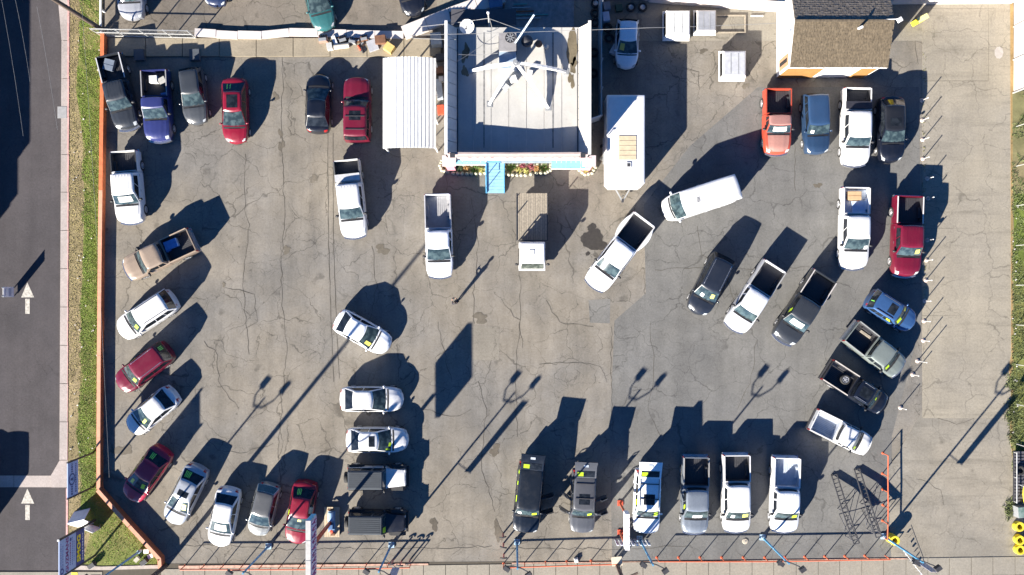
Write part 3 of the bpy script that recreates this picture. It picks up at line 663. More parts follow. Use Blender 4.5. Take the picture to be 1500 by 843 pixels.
for i in range(26000):
    y = random.uniform(-10, 827); xr = 148.2 if y < 715 else 148+(y-715)*.88
    x = random.uniform(101.5, xr); X, Y = P(x, y); e = itp(edge, y)+2.5*fbm(X*2, Y)*.6; n = fbm(X*1.1, Y*1.1)
    bare = (y < 75 and 122 < x < 148 and n > -.3) or (780 < y < 815 and 124 < x < 136)
    if y > 715 and x > 120: e = 100 if n > -1.6 else 400
    if x > e and not bare:
        if random.random() < .07: tuft(dm, X, Y, random.uniform(.03, .07))
        elif n > -2.0: tuft(gm, X, Y, random.uniform(.03, .075))
    elif random.random() < (.16 if 560 < y < 680 else .34): tuft(dm, X, Y, random.uniform(.03, .07))
o = obj('grass', gm, plain('grass_blade', (.150, .215, .026), .8, var=.42, sc=1.3)); o['kind'] = 'stuff'
o = obj('dry_grass', dm, plain('straw_blade', (.30, .25, .11), .85, var=.35, sc=1.6)); o['kind'] = 'stuff'
# verge on the far right
struct('verge', MB().prism(px([(1482.5, 137), (1560, 120), (1560, 760), (1484, 700)]), -.02, .06), ground('weedy_soil', (.16, .15, .07), .3, (.20, .16, .09), 0, 0, 0, .3, seed=77))
struct('soil_strip', MB().prism(px([(1479.5, -20), (1484, -20), (1486, 690), (1479, 640), (1481, 560), (1477, 540), (1481, 520)]), -.01, .045), ground('rusty_soil', (.24, .165, .075), .3, None, 0, 0, 0, .4, seed=78))
struct('lawn', MB().sheet(px([(1484.5, 285), (1560, 280), (1560, 690), (1486, 660), (1484, 560)]), .066), LAWN)
gm = MB()
for i in range(8000):
    x, y = random.uniform(1481, 1520), random.uniform(140, 690); X, Y = P(x, y)
    if fbm(X*1.2, Y*1.2) > (.6 if y < 260 else -1.2): tuft(gm, X, Y, random.uniform(.05, .14), .05)
for (cx, cy) in ((1481, 560), (1480, 612), (1484, 640), (1478, 745), (1482, 598)):
    for i in range(170): X, Y = P(random.gauss(cx, 4), random.gauss(cy, 7)); tuft(gm, X, Y, random.uniform(.1, .25), .02)
o = obj('grass', gm, plain('olive_blade', (.13, .155, .055), .8, var=.5, sc=1.0)); o['kind'] = 'stuff'
# raised concrete strip behind the back row
lg = struct('ledge', MB().sheet(px([(160, 56), (650, 56), (650, 84), (160, 84)]), .010), plain('joint_dirt', (.07, .06, .045), .95))
x = 160
while x < 640:
    struct('concrete_slab', MB().prism(px([(x+.5, 57), (x+53.5, 57), (x+53.5, 83.5+random.uniform(-.6, .6)), (x+.5, 83.5)]), .011, .13+random.uniform(-.01, .01)), ground('ledge_concrete', (.25, .215, .16), .12, None, .0, .4, 0, .3, seed=91) if 'ledge_c' not in globals() else ledge_c, lg)
    ledge_c = lg.children[-1].data.materials[0]; x += 54

# ------------------------------------------------------------------ sales office with parapet roof
ZR, ZP = 3.35, 4.6                                       # roof deck and parapet top
x0, y1 = P(652, 0, ZP)[0], 0; x1 = P(865, 0, ZP)[0]; ys_ = P(0, 225.5, ZP)[1]; yn = P(0, 40, ZR)[1]
bd = thing('office_building', 'flat roofed sales office with white parapets, pink corner posts and light blue awnings', 'office building', ((x0+x1)/2, (ys_+yn)/2, 0))
bo = Vector(bd.location)
def b(name, m, mt, parent=None, smooth=None):
    o = obj(name, m, mt, parent or bd, smooth)
    if parent is None: o.location = -bo
    return o
stucco = plain('pale_stucco', (.62, .60, .58), .85, var=.10); pink = plain('pink_paint', (.50, .22, .26), .7)
lblue = plain('pale_blue_paint', (.11, .27, .33), .6); lblue2 = plain('deck_blue_paint', (.08, .30, .50), .6)
m = MB().prism([(x0+.02, ys_+.05), (x1-.02, ys_+.05), (x1-.02, yn), (x0+.02, yn)], 0, ZR-.06)
b('wall', m, stucco)
b('roof', MB().prism([(x0+.05, ys_+.1), (x1-.05, ys_+.1), (x1-.05, yn-.02), (x0+.05, yn-.02)], ZR-.055, ZR), plain('roof_deck', (.50, .47, .42), .85))
mem = ground('roof_membrane', (.43, .415, .385), .07, (.375, .37, .355), 0, 0, .06, .10, .05, seed=33)
nx = 7; wx = (x1-x0-1.3)/nx
for i in range(nx):                                      # membrane sheets, lapped seams
    a = x0+.65+i*wx; b('roof_sheet', MB().prism([(a+.02, ys_+.2), (a+wx-.02, ys_+.2), (a+wx-.02, yn-.03), (a+.02, yn-.03)], ZR+.001, ZR+.022+.006*(i % 2)), mem)
pl = (yn-ys_-.2)/11
white = plain('white_parapet', (.52, .50, .47), .6, var=.08)
for sd, xe, xi in ((-1, x0, x0+.72), (1, x1, x1-.72)):
    b('parapet', MB().prism([(xe, ys_), (xe-sd*.10, ys_), (xe-sd*.10, yn), (xe, yn)], ZR-.7, ZP), white)
    for i in range(11):
        ya, yb = ys_+.15+i*pl, ys_+.15+(i+1)*pl-.035
        xt = xe-sd*.105; q = MB().add([(xt, ya, ZP-.02), (xt, yb, ZP-.02), (xi, yb, ZR+.06), (xi, ya, ZR+.06), (xt, ya, ZR+.04), (xt, yb, ZR+.04)], [(0, 1, 2, 3), (0, 3, 4), (1, 5, 2), (0, 4, 5, 1), (3, 2, 5, 4)])
        b('parapet_panel', q, white)
    b('coping', MB().box((xe-sd*.06, (ys_+yn)/2, ZP+.02), (.20, yn-ys_+.1, .05)), WHITE)
    b('gutter_strip', MB().box((xi+sd*-.05, (ys_+yn)/2, ZR+.045), (.07, yn-ys_-.3, .05)), DARK)
# front parapet: low in the middle, rising to the corners, with raised lettering
fp = MB(); nfp = 24
for i in range(nfp):
    a, c = x0+(x1-x0)*i/nfp, x0+(x1-x0)*(i+1)/nfp
    za, zc = [ZP-.05-.22*(1-abs(2*q-1)) for q in (i/nfp, (i+1)/nfp)]
    fp.add([(a, ys_, ZR-.9), (c, ys_, ZR-.9), (c, ys_, zc), (a, ys_, za), (a, ys_+.12, ZR-.9), (c, ys_+.12, ZR-.9), (c, ys_+.12, zc), (a, ys_+.12, za)], [(0, 1, 2, 3), (5, 4, 7, 6), (3, 2, 6, 7)])
b('parapet', fp, plain('cream_parapet', (.34, .275, .26), .7))
for i in range(2): b('coping', MB().box(((x0*(.75-.5*i)+x1*(.25+.5*i)), ys_+.06, ZP-.14), ((x1-x0)/2, .18, .03), m=None), plain('pink_trim', (.66, .50, .50), .6)) if False else None
sgn = b('sign_band', MB().box(((x0+x1)/2, ys_-.05, ZR-.05), (x1-x0-1.4, .08, .85)), plain('sign_white', (.33, .32, .315), .5))
b('band_trim', MB().box(((x0+x1)/2, ys_-.10, ZR-.52), (x1-x0-.9, .16, .09)), WHITE)
for sd in (-1, 1):
    b('floodlight', MB().box(((x0+x1)/2+sd*4.45, ys_-.10, ZP-.08), (.34, .30, .24)).beam(((x0+x1)/2+sd*4.45, ys_+.05, ZP-.3), ((x0+x1)/2+sd*4.45, ys_-.1, ZP-.1), .05, .05), DARK)
    pp = P(660 if sd < 0 else 860, 0, 1.5)[0]
    b('corner_post', MB().prism([(pp-.30, ys_-.55), (pp+.30, ys_-.55), (pp+.34, ys_+.02), (pp-.34, ys_+.02)], 0, 2.9), pink); b('post_cap', MB().box((pp, ys_-.25, 3.0), (.95, .75, .16)), plain('pink_white', (.56, .46, .46), .6))
ch = [(x0+1.6+i*.52) for i in range(17)]
for i, xx in enumerate(ch):                              # worn raised letters on the band, too worn to read: plain blocks of them
    if i in (4, 8, 9, 13): continue
    b('sign_letter', MB().box((xx, ys_-.11, ZR+.10), (.05+.16*(i % 3 == 0), .05, .30)).box((xx+.06, ys_-.11, ZR+.22), (.20, .05, .06)), plain('faded_red_letter', (.50, .26, .26), .6))
# awnings
for (xa, xb, yb) in ((664, 711, 241.0), (808, 858, 247)):
    A, B = P(xa, 0, 2.6)[0], P(xb, 0, 2.6)[0]; yo = P(0, yb, 2.45)[1]
    m = MB(); nn = int((B-A)/.32)
    for i in range(nn):
        a, c = A+(B-A)*i/nn, A+(B-A)*(i+1)/nn-.02; m.add([(a, ys_-.04, 2.78), (c, ys_-.04, 2.78), (c, yo, 2.48), (a, yo, 2.48), (a, ys_-.04, 2.72), (c, ys_-.04, 2.72), (c, yo, 2.42), (a, yo, 2.42)], [(0, 3, 2, 1), (4, 5, 6, 7), (3, 7, 6, 2), (0, 4, 7, 3), (1, 2, 6, 5)])
    b('awning', m, lblue); b('awning_edge', MB().box(((A+B)/2, yo-.03, 2.44), (B-A+.06, .07, .13)), WHITE)
b('awning', MB().box((P(772, 0, 2.6)[0], ys_-.18, 2.62), (3.6, .34, .07)), plain('pale_awning', (.28, .34, .38), .6))
dx = P(724, 0)[0]
dq = b('door', MB().box((dx, ys_+.02, 1.05), (.95, .08, 2.05)), plain('door_blue', (.09, .22, .35), .5)); obj('handle', MB().box((dx+.36, ys_-.05, 1.0), (.04, .07, .14)), CHROME, dq)
for xx in (P(690, 0)[0], P(765, 0)[0], P(790, 0)[0]):
    f_ = b('window', MB().box((xx, ys_+.03, 1.45), (1.15, .08, 1.15)), WHITE); obj('pane', MB().box((xx, ys_-.015, 1.45), (1.0, .02, 1.0)), TINT, f_)
for xx in (709, 810):
    cX = P(xx, 0, ZR)[0]; b('roof_channel', MB().box((cX, (ys_+yn)/2+.1, ZR+.032), (.10, yn-ys_-1.0, .012)), plain('channel_grey', (.16, .16, .16), .8, var=.4))
# rooftop: dish, condenser unit, box, vents, dark stains
def T(x, y, h): return Vector((*P(x, y, h), h))
for (c, r, k) in (((838, 70), (8, 26), .08), ((837, 118), (4, 11), .3), ((682, 78), (5, 13), .3), ((681, 105), (4, 9), .3), ((840, 97), (5, 10), .3)):
    bl = [P(x, y, ZR) for x, y in blob(c, r, k=k)]
    b('roof_stain', MB().prism(bl, ZR+.03, ZR+.034), ground('roof_mould', (.105, .085, .055), .35, (.17, .145, .10), 0, 0, 0, .2, seed=35))
dish = thing('satellite_dish', 'white oval satellite dish over the back left roof corner of the office', 'satellite dish', T(684, 43, ZR))
obj('dish', MB().rev([(.0, .0), (.2, .03), (.4, .10), (.5, .17), (.5, .19), (.4, .12), (0, .02)], 22), WHITE, dish, 40, loc=(0, .05, .55)).rotation_euler = (R(28), R(10), 0)
obj('mast', MB().tube((0, 0, 0), (0, 0, .6), .035).tube((0, 0, .3), (.25, -.25, 0), .02), GREY, dish); obj('feed_arm', MB().tube((0, .3, .62), (0, -.25, .95), .018).box((0, -.25, .95), (.1, .1, .12)), DARK, dish)
c1 = T(743.5, 62, ZR+.9)
ac = thing('air_conditioner', 'grey rooftop condenser unit with a round black fan on top', 'air conditioner', (c1.x, c1.y, ZR))
obj('casing', MB().box((0, 0, .50), (1.18, 1.22, .86)), plain('unit_grey', (.25, .24, .24), .5), ac); obj('fan', MB().rev([(0, .0), (.30, .01), (.34, .03), (.36, .0)], 20, (.18, .28, .935)), DARK, ac)
for i in range(4): a = math.pi*i/4; obj('fan_blade', MB().beam((.18-.3*math.cos(a), .28-.3*math.sin(a), .965), (.18+.3*math.cos(a), .28+.3*math.sin(a), .965), .06, .012), GREY, ac)
obj('base', MB().box((0, 0, .04), (1.25, 1.3, .07)), DARK, ac)
c2 = T(743.5, 86, ZR+.7)
ac2 = thing('duct_box', 'pale blue sheet metal duct box beside the rooftop condenser', 'duct box', (c2.x, c2.y, ZR))
obj('casing', MB().box((0, 0, .36), (1.12, 1.3, .62)), plain('box_pale', (.30, .34, .38), .4), ac2); obj('lid', MB().box((0, 0, .69), (1.18, 1.36, .04)), plain('box_lid', (.27, .34, .42), .4), ac2); obj('kerb', MB().box((0, 0, .025), (1.22, 1.4, .05)), WHITE, ac2)
# the four-legged steel frame that once carried a sign
hubp = T(756, 92, ZR+1.5)
tw = thing('roof_sign_frame', 'white steel roof frame with four arched legs meeting at a short mast', 'sign frame', (hubp.x, hubp.y, ZR))
hb = Vector((hubp.x, hubp.y, ZR))
for (fx, fy) in ((690, 104), (717, 153), (803, 158), (829, 105)):
    ft = T(fx, fy, ZR+.1)-hb; m = MB(); n = 10; prev = None
    for i in range(n+1):
        t = i/n; q = Vector((ft.x*(1-t), ft.y*(1-t), .06+1.42*math.sin(t*math.pi/2)**.8)); dp = .16+.34*t*(1-t)*2+.12*t
        if prev is not None: m.beam(prev[0]+Vector((0, 0, -prev[1]/2)), q+Vector((0, 0, -dp/2)), .17, (dp+prev[1])/2)
        prev = (q, dp)
    obj('leg', m, WHITE, tw); obj('foot_plate', MB().box((ft.x, ft.y, .03), (.40, .40, .05)), GREY, tw)
obj('hub', MB().tube((0, 0, .9), (0, 0, 1.75), .11, 10).rev([(.0, 1.5), (.24, 1.5), (.24, 1.55), (0, 1.55)], 12), GREY, tw)
obj('pole', MB().tube((-.25, 1.3, .6), (1.2, 2.9, 2.6), .07, 8), plain('pole_steel', (.36, .43, .50), .4, .3), tw)
for i, (x, y, sz, nm) in enumerate([(752, 116, .5, 'white roof vent box between the frame legs'), (741, 128, .42, 'small white vent box near the left frame leg'), (776, 107, .42, 'white capped vent right of the roof frame hub')]):
    p = T(x, y, ZR+.3); v = thing('roof_vent', nm, 'roof vent', (p.x, p.y, ZR), R(20+30*i)); obj('duct', MB().box((0, 0, .15), (sz*.8, sz*.8, .3)), GREY, v); obj('cap', MB().box((0, 0, .35), (sz, sz, .12), top=.85), WHITE, v)
for i, (x, y, l) in enumerate([(772, 62, 'dark turbine vent in the shade right of the condenser'), (789, 66, 'rusty turbine vent on the sunny roof behind the frame'), (800, 70, 'small bent vent pipe near the back of the roof')]):
    p = T(x, y, ZR+.2); v = thing('turbine_vent', l, 'roof vent', (p.x, p.y, ZR)); r = (.42, .26, .18)[i]
    obj('pipe', MB().tube((0, 0, 0), (0, 0, .3), r*.6, 10), GREY, v); obj('turbine', MB().rev([(r*.6, .28), (r, .42), (r*.8, .56), (0, .62)], 14), (DARK, RUST, GREY)[i], v, 60)
# ramp up to the office door
rp = thing('access_ramp', 'light blue wooden ramp with handrails leading up to the office door', 'ramp', (*P(725.5, 262), 0))
yA, yB = P(0, 240)[1]-rp.location.y, P(0, 283.5)[1]-rp.location.y
for i in range(9):
    a, c = lerp(yA, yB, i/9), lerp(yA, yB, (i+1)/9); za, zc = lerp(.42, .05, i/9), lerp(.42, .05, (i+1)/9)
    obj('plank', MB().add([(-.62, a, za), (.62, a, za), (.62, c+.015, zc), (-.62, c+.015, zc), (-.62, a, za-.06), (.62, a, za-.06), (.62, c+.015, zc-.06), (-.62, c+.015, zc-.06)], [(0, 3, 2, 1), (3, 7, 6, 2), (0, 4, 7, 3), (1, 2, 6, 5), (4, 5, 6, 7)]), plain('deck_pale_blue', (.17, .33, .48), .6), rp)
for sd in (-1, 1):
    obj('side_board', MB().beam((sd*.66, yA, .44), (sd*.66, yB, .08), .07, .22), lblue2, rp)
    hr = MB(); hr.tube((sd*.66, yA, 1.30), (sd*.66, yB+.5, .98), .03)
    for q in (0.02, .45, .85): hr.tube((sd*.66, lerp(yA, yB, q), .3*(1-q)), (sd*.66, lerp(yA, yB, q), lerp(1.3, .95, q)), .03)
    obj('handrail', hr, lblue2, rp)
# flower beds edged with rounded pale stones
def bed(label, poly, plants):
    c = P(*[sum(q[i] for q in poly)/len(poly) for i in (0, 1)]); t = thing('flower_bed', label, 'flower bed', (*c, 0))
    W_ = [Vector((*P(*q), 0))-Vector((*c, 0)) for q in poly]
    obj('soil', MB().prism([(q.x, q.y) for q in W_], 0, .16), SOIL, t)
    for a, e in zip(W_, W_[1:]+W_[:1]):
        n = max(2, int((e-a).length/.30))
        for i in range(n):
            p = a.lerp(e, i/n); obj('edging_stone', MB().ell((0, 0, .12), (.17, .15, .17), 7, 4), plain('edging_cream', (.38, .36, .27), .85, var=.2), t, 70, loc=(p.x, p.y, 0), rz=i)
    for (x, y, kd) in plants:
        p = Vector((*P(x, y), 0)); lab, gr, cc, hh = {'a': ('spiky dark green yucca plant', 'yucca', (.085, .14, .03), .62), 'r': ('bushy plant with dark red leaves', 'shrub', (.19, .035, .05), .40), 'y': ('low yellow green shrub', 'shrub', (.30, .28, .07), .32), 'd': ('dark green leafy shrub', 'shrub', (.03, .06, .02), .45), 'o': ('low shrub with orange brown leaves', 'shrub', (.30, .16, .05), .30)}[kd]
        pt = thing(gr, f'{lab} {_where[(x, y)]}', gr, (p.x, p.y, .15)); lm = MB()
        for i in range(46 if kd == 'a' else 70):
            a = random.uniform(0, 6.28); el = random.uniform(.15, 1.3); l = hh*random.uniform(.6, 1.1); dv = Vector((math.cos(a)*math.cos(el), math.sin(a)*math.cos(el), math.sin(el)))
            if kd == 'a': s_ = Vector((-math.sin(a), math.cos(a), 0))*.04; lm.add([-s_, s_, dv*l*.6+s_*.7, dv*l+Vector((0, 0, -.08)), dv*l*.6-s_*.7], [(0, 1, 2, 3, 4)])
            else:
                q = dv*l*random.uniform(.5, 1); s_ = Vector((random.uniform(-1, 1), random.uniform(-1, 1), random.uniform(-.4, .4))).normalized()*.075; u_ = Vector((-s_.y, s_.x, random.uniform(-.04, .04))); lm.add([q-s_, q+u_*.6, q+s_, q-u_*.6], [(0, 1, 2, 3)])
        obj('foliage', lm, plain('leaf_'+kd, cc, .7, var=.4, sc=9), pt); obj('stem', MB().tube((0, 0, -.05), (0, 0, hh*.5), .03, 6), RUST, pt)
_where = {(671, 246): 'left of the ramp beside the pink post', (683, 248): 'in the middle of the left flower bed', (697, 249): 'next to the left edge of the ramp', (705, 250): 'in the left bed touching the ramp', (749, 246): 'just right of the ramp', (760, 249): 'between the two yuccas right of the ramp', (766, 244): 'under the office window', (778, 245): 'under the pale awning', (771, 250): 'at the front of the right flower bed', (797, 247): 'at the right end of the flower bed', (786, 248): 'beside the right hand yucca', (655, 243): 'in the round bed at the left pink post', (860, 246): 'in the round bed at the right pink post', (856, 249): 'at the front of the right round bed'}
bed('flower bed with dark shrubs left of the blue ramp', [(666, 242), (711, 242), (711, 254), (684, 255), (664, 254)], [(671, 246, 'd'), (683, 248, 'o'), (697, 249, 'a'), (705, 250, 'y')])
bed('long flower bed with red and green plants right of the ramp', [(739, 242), (806, 242), (806, 250), (799, 254), (786, 254), (770, 257), (739, 256)], [(749, 246, 'a'), (760, 249, 'y'), (766, 244, 'r'), (778, 245, 'r'), (771, 250, 'y'), (797, 247, 'a'), (786, 248, 'o')])
bed('round stone edged bed at the left pink corner post', [(648, 236), (658, 238), (661, 246), (656, 252), (648, 250), (645, 243)], [(655, 243, 'o')])
bed('round stone edged bed at the right pink corner post', [(852, 240), (868, 238), (872, 246), (867, 254), (857, 256), (849, 250)], [(860, 246, 'o'), (856, 249, 'y')])
# ------------------------------------------------------------------ carport
cx0, cx1 = P(560, 0, 2.6)[0], P(638, 0, 2.6)[0]; cy0, cy1 = P(0, 217, 2.6)[1], P(0, 84, 2.6)[1]
cp = thing('carport', 'white carport with a ribbed curved metal roof beside the office', 'carport', ((cx0+cx1)/2, (cy0+cy1)/2, 0))
hw_, hl_ = (cx1-cx0)/2, (cy1-cy0)/2; cw = plain('carport_white', (.66, .67, .67), .45, var=.05); m = MB(); nr = 15
def arch(x): return 2.72-.42*(abs(x)/hw_)**2.4
for i in range(nr):
    a, c = -hw_+2*hw_*i/nr, -hw_+2*hw_*(i+1)/nr; m = MB(); k = (c-a)
    xs = [a, a+k*.62, a+k*.70, a+k*.92, c]; zs = [0, 0, .04, .04, 0]
    vs = [(x, y, arch(x)+z) for y in (-hl_, hl_) for x, z in zip(xs, zs)]; vs += [(x, y, z-.015) for x, y, z in vs]
    m.add(vs, [(j, j+1, 6+j, 5+j) for j in range(4)]+[(11+j, 10+j, 15+j, 16+j) for j in range(4)]); obj('roof_panel', m, cw, cp)
for sx in (-1, 1):
    obj('eave_beam', MB().box((sx*(hw_-.08), 0, 2.22), (.09, 2*hl_, .12)), cw, cp)
    for q in (-1, -.33, .33, 1): obj('post', MB().box((sx*(hw_-.08), q*(hl_-.15), 1.08), (.09, .09, 2.16)), cw, cp)
# ------------------------------------------------------------------ chapel-like hut with shingle roof, top right
ex0, ex1 = 1136, 1271; gx0, gx1 = P(ex0, 0)[0], P(ex1, 0)[0]; gy0, gyr, gy1 = P(0, 115.6)[1], P(0, 58)[1], P(0, .4)[1]
ZE, ZG = 3.3, 4.3
hut = thing('hut', 'white gabled hut with brown shingle roof, cross on its gable and orange lower wall', 'building', ((gx0+gx1)/2, gyr, 0)); ho = Vector(hut.location)
def hx(name, m, mt, parent=None, smooth=None):
    o = obj(name, m, mt, parent or hut, smooth)
    if parent is None: o.location = -ho
    return o
ov = .12; y0w, y1w = gy0+.10, gy1-.10
zs_ = ZE-.10
m = MB(); q = [(gx0+.08, y0w, 0), (gx0+.08, y1w, 0), (gx0+.08, y1w, zs_), (gx0+.08, gyr, ZG-.1), (gx0+.08, y0w, zs_)]; q2 = [(gx1-.25, y, z) for x, y, z in q]
m.add(q+q2, [(0, 1, 2, 3, 4), (9, 8, 7, 6, 5)]+[(i, 5+i, 5+(i+1) % 5, (i+1) % 5) for i in range(5)]); hx('wall', m, plain('hut_white', (.72, .70, .67), .8, var=.06))
hx('orange_wall', MB().box((lerp(gx0, gx1, .2), y0w-.03, 1.25), ((gx1-gx0)*.37, .05, 2.5)).box((lerp(gx0, gx1, .86), y0w-.03, 1.25), ((gx1-gx0)*.16, .05, 2.5)), plain('ochre_paint', (.27, .135, .04), .7))
hx('fascia', MB().box(((gx0+gx1)/2, gy0-.03, ZE-.10), (gx1-gx0, .06, .22)), WHITE)
cross = hx('cross', MB().box((gx0+.05, gyr-.35, 2.9), (.05, .09, 1.2)).box((gx0+.045, gyr-.35, 3.15), (.05, .62, .09)), plain('cross_grey', (.22, .25, .32), .5))
wn = hx('window', MB().box((gx0+.06, y0w+.62, 1.7), (.06, .82, 1.9)), plain('brown_frame', (.42, .22, .12), .6)); obj('pane', MB().box((gx0+.02, y0w+.62, 1.7), (.03, .28, 1.6)), TINT, wn)
tan = plain('shingle_tan', (.118, .092, .060), .9, var=.35, sc=6); shd = plain('shingle_shade_lift', (.165, .140, .115), .9, var=.40, sc=6)  # one kind of shingle; shaded north slope painted paler to offset its shade
for nm, ya, mt in (('south', gy0, tan), ('north', gy1, shd)):
    pr = [(ya, ZE), (gyr, ZG)]; m = MB().add([(gx0, ya, ZE-.04), (gx1, ya, ZE-.04), (gx1, gyr, ZG-.04), (gx0, gyr, ZG-.04), (gx0, ya, ZE-.12), (gx1, ya, ZE-.12), (gx1, gyr, ZG-.12), (gx0, gyr, ZG-.12)], [(0, 1, 2, 3), (7, 6, 5, 4), (0, 4, 5, 1), (0, 3, 7, 4), (1, 5, 6, 2)])
    rf = hx('roof', m, mt); sm = MB(); dY, dZ = gyr-ya, ZG-ZE; nrm = Vector((0, -dZ if dY > 0 else dZ, abs(dY))).normalized(); n = 17
    for i in range(n):
        x = gx0+(.07 if i % 2 else 0)
        while x < gx1-.05:
            wd = random.uniform(.12, .26); xe = min(x+wd-.018, gx1+.02); t0, t1 = i/n-.012+random.uniform(-.008, .008), min(1, (i+1.25)/n)
            a, c = Vector((0, ya+dY*t0, ZE+dZ*t0)), Vector((0, ya+dY*t1, ZE+dZ*t1)); hi = random.uniform(.035, .075) if nm == 'south' else random.uniform(.018, .034)
            sm.add([Vector((x, a.y, a.z))+nrm*hi, Vector((xe, a.y, a.z))+nrm*hi, Vector((xe, c.y, c.z))+nrm*.01, Vector((x, c.y, c.z))+nrm*.01, Vector((x, a.y, a.z))-nrm*.03, Vector((xe, a.y, a.z))-nrm*.03], [(0, 1, 2, 3), (0, 4, 5, 1), (0, 3, 4), (1, 5, 2)]); x += wd
    sh = hx('shingles', sm, mt, rf); sh['kind'] = 'stuff'
hx('ridge', MB().beam((gx0, gyr, ZG+.03), (gx1, gyr, ZG+.03), .16, .05), tan)
vt = hx('roof_pipe', MB().tube((P(1258, 0, 4.2)[0], gyr-.45, 4.0), (P(1258, 0, 4.2)[0], gyr-.55, 4.75), .09, 10), WHITE)
# neighbouring building and its annexe west of the road: out of the picture, their shade falls on the road
nb = thing('roadside_building', 'plain stucco building west of the road', 'building', (*P(-260, 190), 0))
def offs(poly): return [(q[0]-nb.location.x, q[1]-nb.location.y) for q in px(poly)]
obj('wall', MB().prism(offs([(-420, -200), (-137, -200), (-137, 434), (-155, 436), (-155, 512), (-420, 512)]), 0, 5.65), stucco, nb)
obj('roof', MB().prism(offs([(-424, -204), (-135, -204), (-135, 430), (-140, 436), (-153, 438), (-153, 506), (-164, 516), (-424, 516)]), 5.65, 5.95), plain('flat_roof', (.40, .38, .35), .8), nb)
# ------------------------------------------------------------------ vehicles on the lot
BK, DG, GR, SV, WH = (.006, .008, .015), (.026, .030, .037), (.052, .057, .064), (.42, .44, .47), (.62, .62, .62)  # BK and DG carry a blue tint in place of reflected sky
RD, MR, MR2, NV, BL = (.175, .006, .019), (.12, .008, .022), (.095, .007, .021), (.010, .020, .060), (.024, .031, .12)
L1, L2 = (.30, .80, .25, .80), (-.85, -.45, .15, .80)
Y1, Y2 = (.35, .85, .2, .85, STYEL), (-.80, -.40, .15, .7, STYEL)
V = vehicle
V('pickup', 'pickup_truck', 'pickup truck', 'black crew cab pickup parked at an angle in the top left corner of the lot', (188.5, 190), (161, 82), DG, W=1.82, Ht=1.80, bed=.36, roof=.635, base=.755, ribs=1, sun=0, cap=(.45, .46, .48))
V('pickup', 'pickup_truck', 'pickup truck', 'blue pickup with white boxes loaded in its open bed', (233, 208), (228, 104), BL, W=1.94, bed=.385, roof=.565, base=.70, cap=(.25, .25, .26))
V('hatch', 'hatchback', 'car', 'dark grey hatchback parked between the blue pickup and the red sedan', (288, 183), (278, 98), GR, W=1.78, Ht=1.5, roofc=(.035, .040, .047), cvals=(.02, .09, .50, .70))
V('sedan', 'sedan', 'car', 'bright red sedan with dark sunroof and green rear window writing in the back row', (344.5, 211), (343, 113), RD, sun=2, rearwrite=2, W=1.86)
V('sedan', 'sedan', 'car', 'black sedan parked nose first towards the back ledge', (467, 107), (465, 195), BK, W=1.83)
V('boxsuv', 'suv', 'suv', 'maroon boxy suv with sunroof and roof bars, beside the carport', (523.5, 112), (523, 208), MR, sun=1, bars=2, W=1.95, cvals=(.008, .05, .52, .655))
V('pickup', 'pickup_truck', 'pickup truck', 'white crew cab pickup with dark bed, below the blue pickup at the left wall', (192, 328), (183.5, 222), WH, W=1.96, ribs=1, bed=.30, roof=.62, base=.75, cap=(.03, .03, .03), shade=1)
V('pickup', 'pickup_truck', 'pickup truck', 'tan pickup with blue boxes in its bed, parked at an angle by the left wall', (183, 398), (284, 351), (.25, .195, .15), W=1.92, bed=.40, roof=.665, base=.755, cap=(.35, .27, .20))
V('suv', 'suv', 'suv', 'white suv with yellow green windshield sticker, below the tan pickup', (173, 489), (254, 436), WH, rails=1, lime=[L1], sidewrite=1, W=1.90)
V('suv', 'suv', 'suv', 'maroon suv with roof rails and green rear window writing by the left wall', (172, 568), (247, 511), MR, rails=2, lime=[L1], rearwrite=3, sidewrite=1, W=1.86)
V('sedan', 'sedan', 'car', 'white sedan with a black sunroof panel at its rear, by the left wall', (187, 632), (255, 575), WH, sun=0, W=1.80, lime=[(.2, .6, .25, .8)])
V('sedan', 'sedan', 'car', 'maroon sedan with green price writing on its rear glass, nearest the diagonal wall', (186.5, 734), (240, 658), (.33, .014, .042), rearwrite=3, lime=[L1, Y2], sidewrite=2, W=1.86)
V('sedan', 'sedan', 'car', 'silver grey sedan with sunroof and green rear window writing, beside the maroon sedan', (249, 769), (291, 683), SV, sun=1, rearwrite=4, lime=[Y1], W=1.84, metal=.4)
V('sedan', 'sedan', 'car', 'plain white sedan between two grey cars in the bottom left row', (318.5, 803), (336, 715), WH, W=1.83, shade=1)
V('hatch', 'hatchback', 'car', 'silver fronted grey hatchback between the white and the red sedan', (375, 787), (395, 709), (.26, .27, .265), roofc=(.075, .077, .08), W=1.74, metal=.3)
V('sedan', 'sedan', 'car', 'red sedan with green rear window writing next to the tall white sign', (432, 799), (448.5, 705), RD, rearwrite=3, lime=[(-.1, .4, .7, .92, STYEL)], sidewrite=1, W=1.84)
V('pickup', 'pickup_truck', 'pickup truck', 'white crew cab pickup with a white tool box, standing left of the carport front', (520, 349), (508, 235), WH, ribs=1, bed=.30, box=(.6, .6, .6), cap=(.10, .10, .10), W=1.93)
V('pickup', 'pickup_truck', 'pickup truck', 'white extended cab pickup with ribbed grey bed, in front of the blue ramp', (644.5, 407.5), (641, 285), (.74, .76, .80), bed=.42, roof=.66, base=.80, W=1.96, liner=plain('bed_steel', (.30, .30, .31), .5), cap=(.40, .40, .42))
V('pickup', 'pickup_truck', 'pickup truck', 'white dual rear wheel pickup with wide flared fenders, parked at a slant', (868.5, 421), (943.5, 321.5), (.76, .78, .81), bed=.37, roof=.66, base=.785, W=1.98, flare=1, cap=(.5, .5, .5))
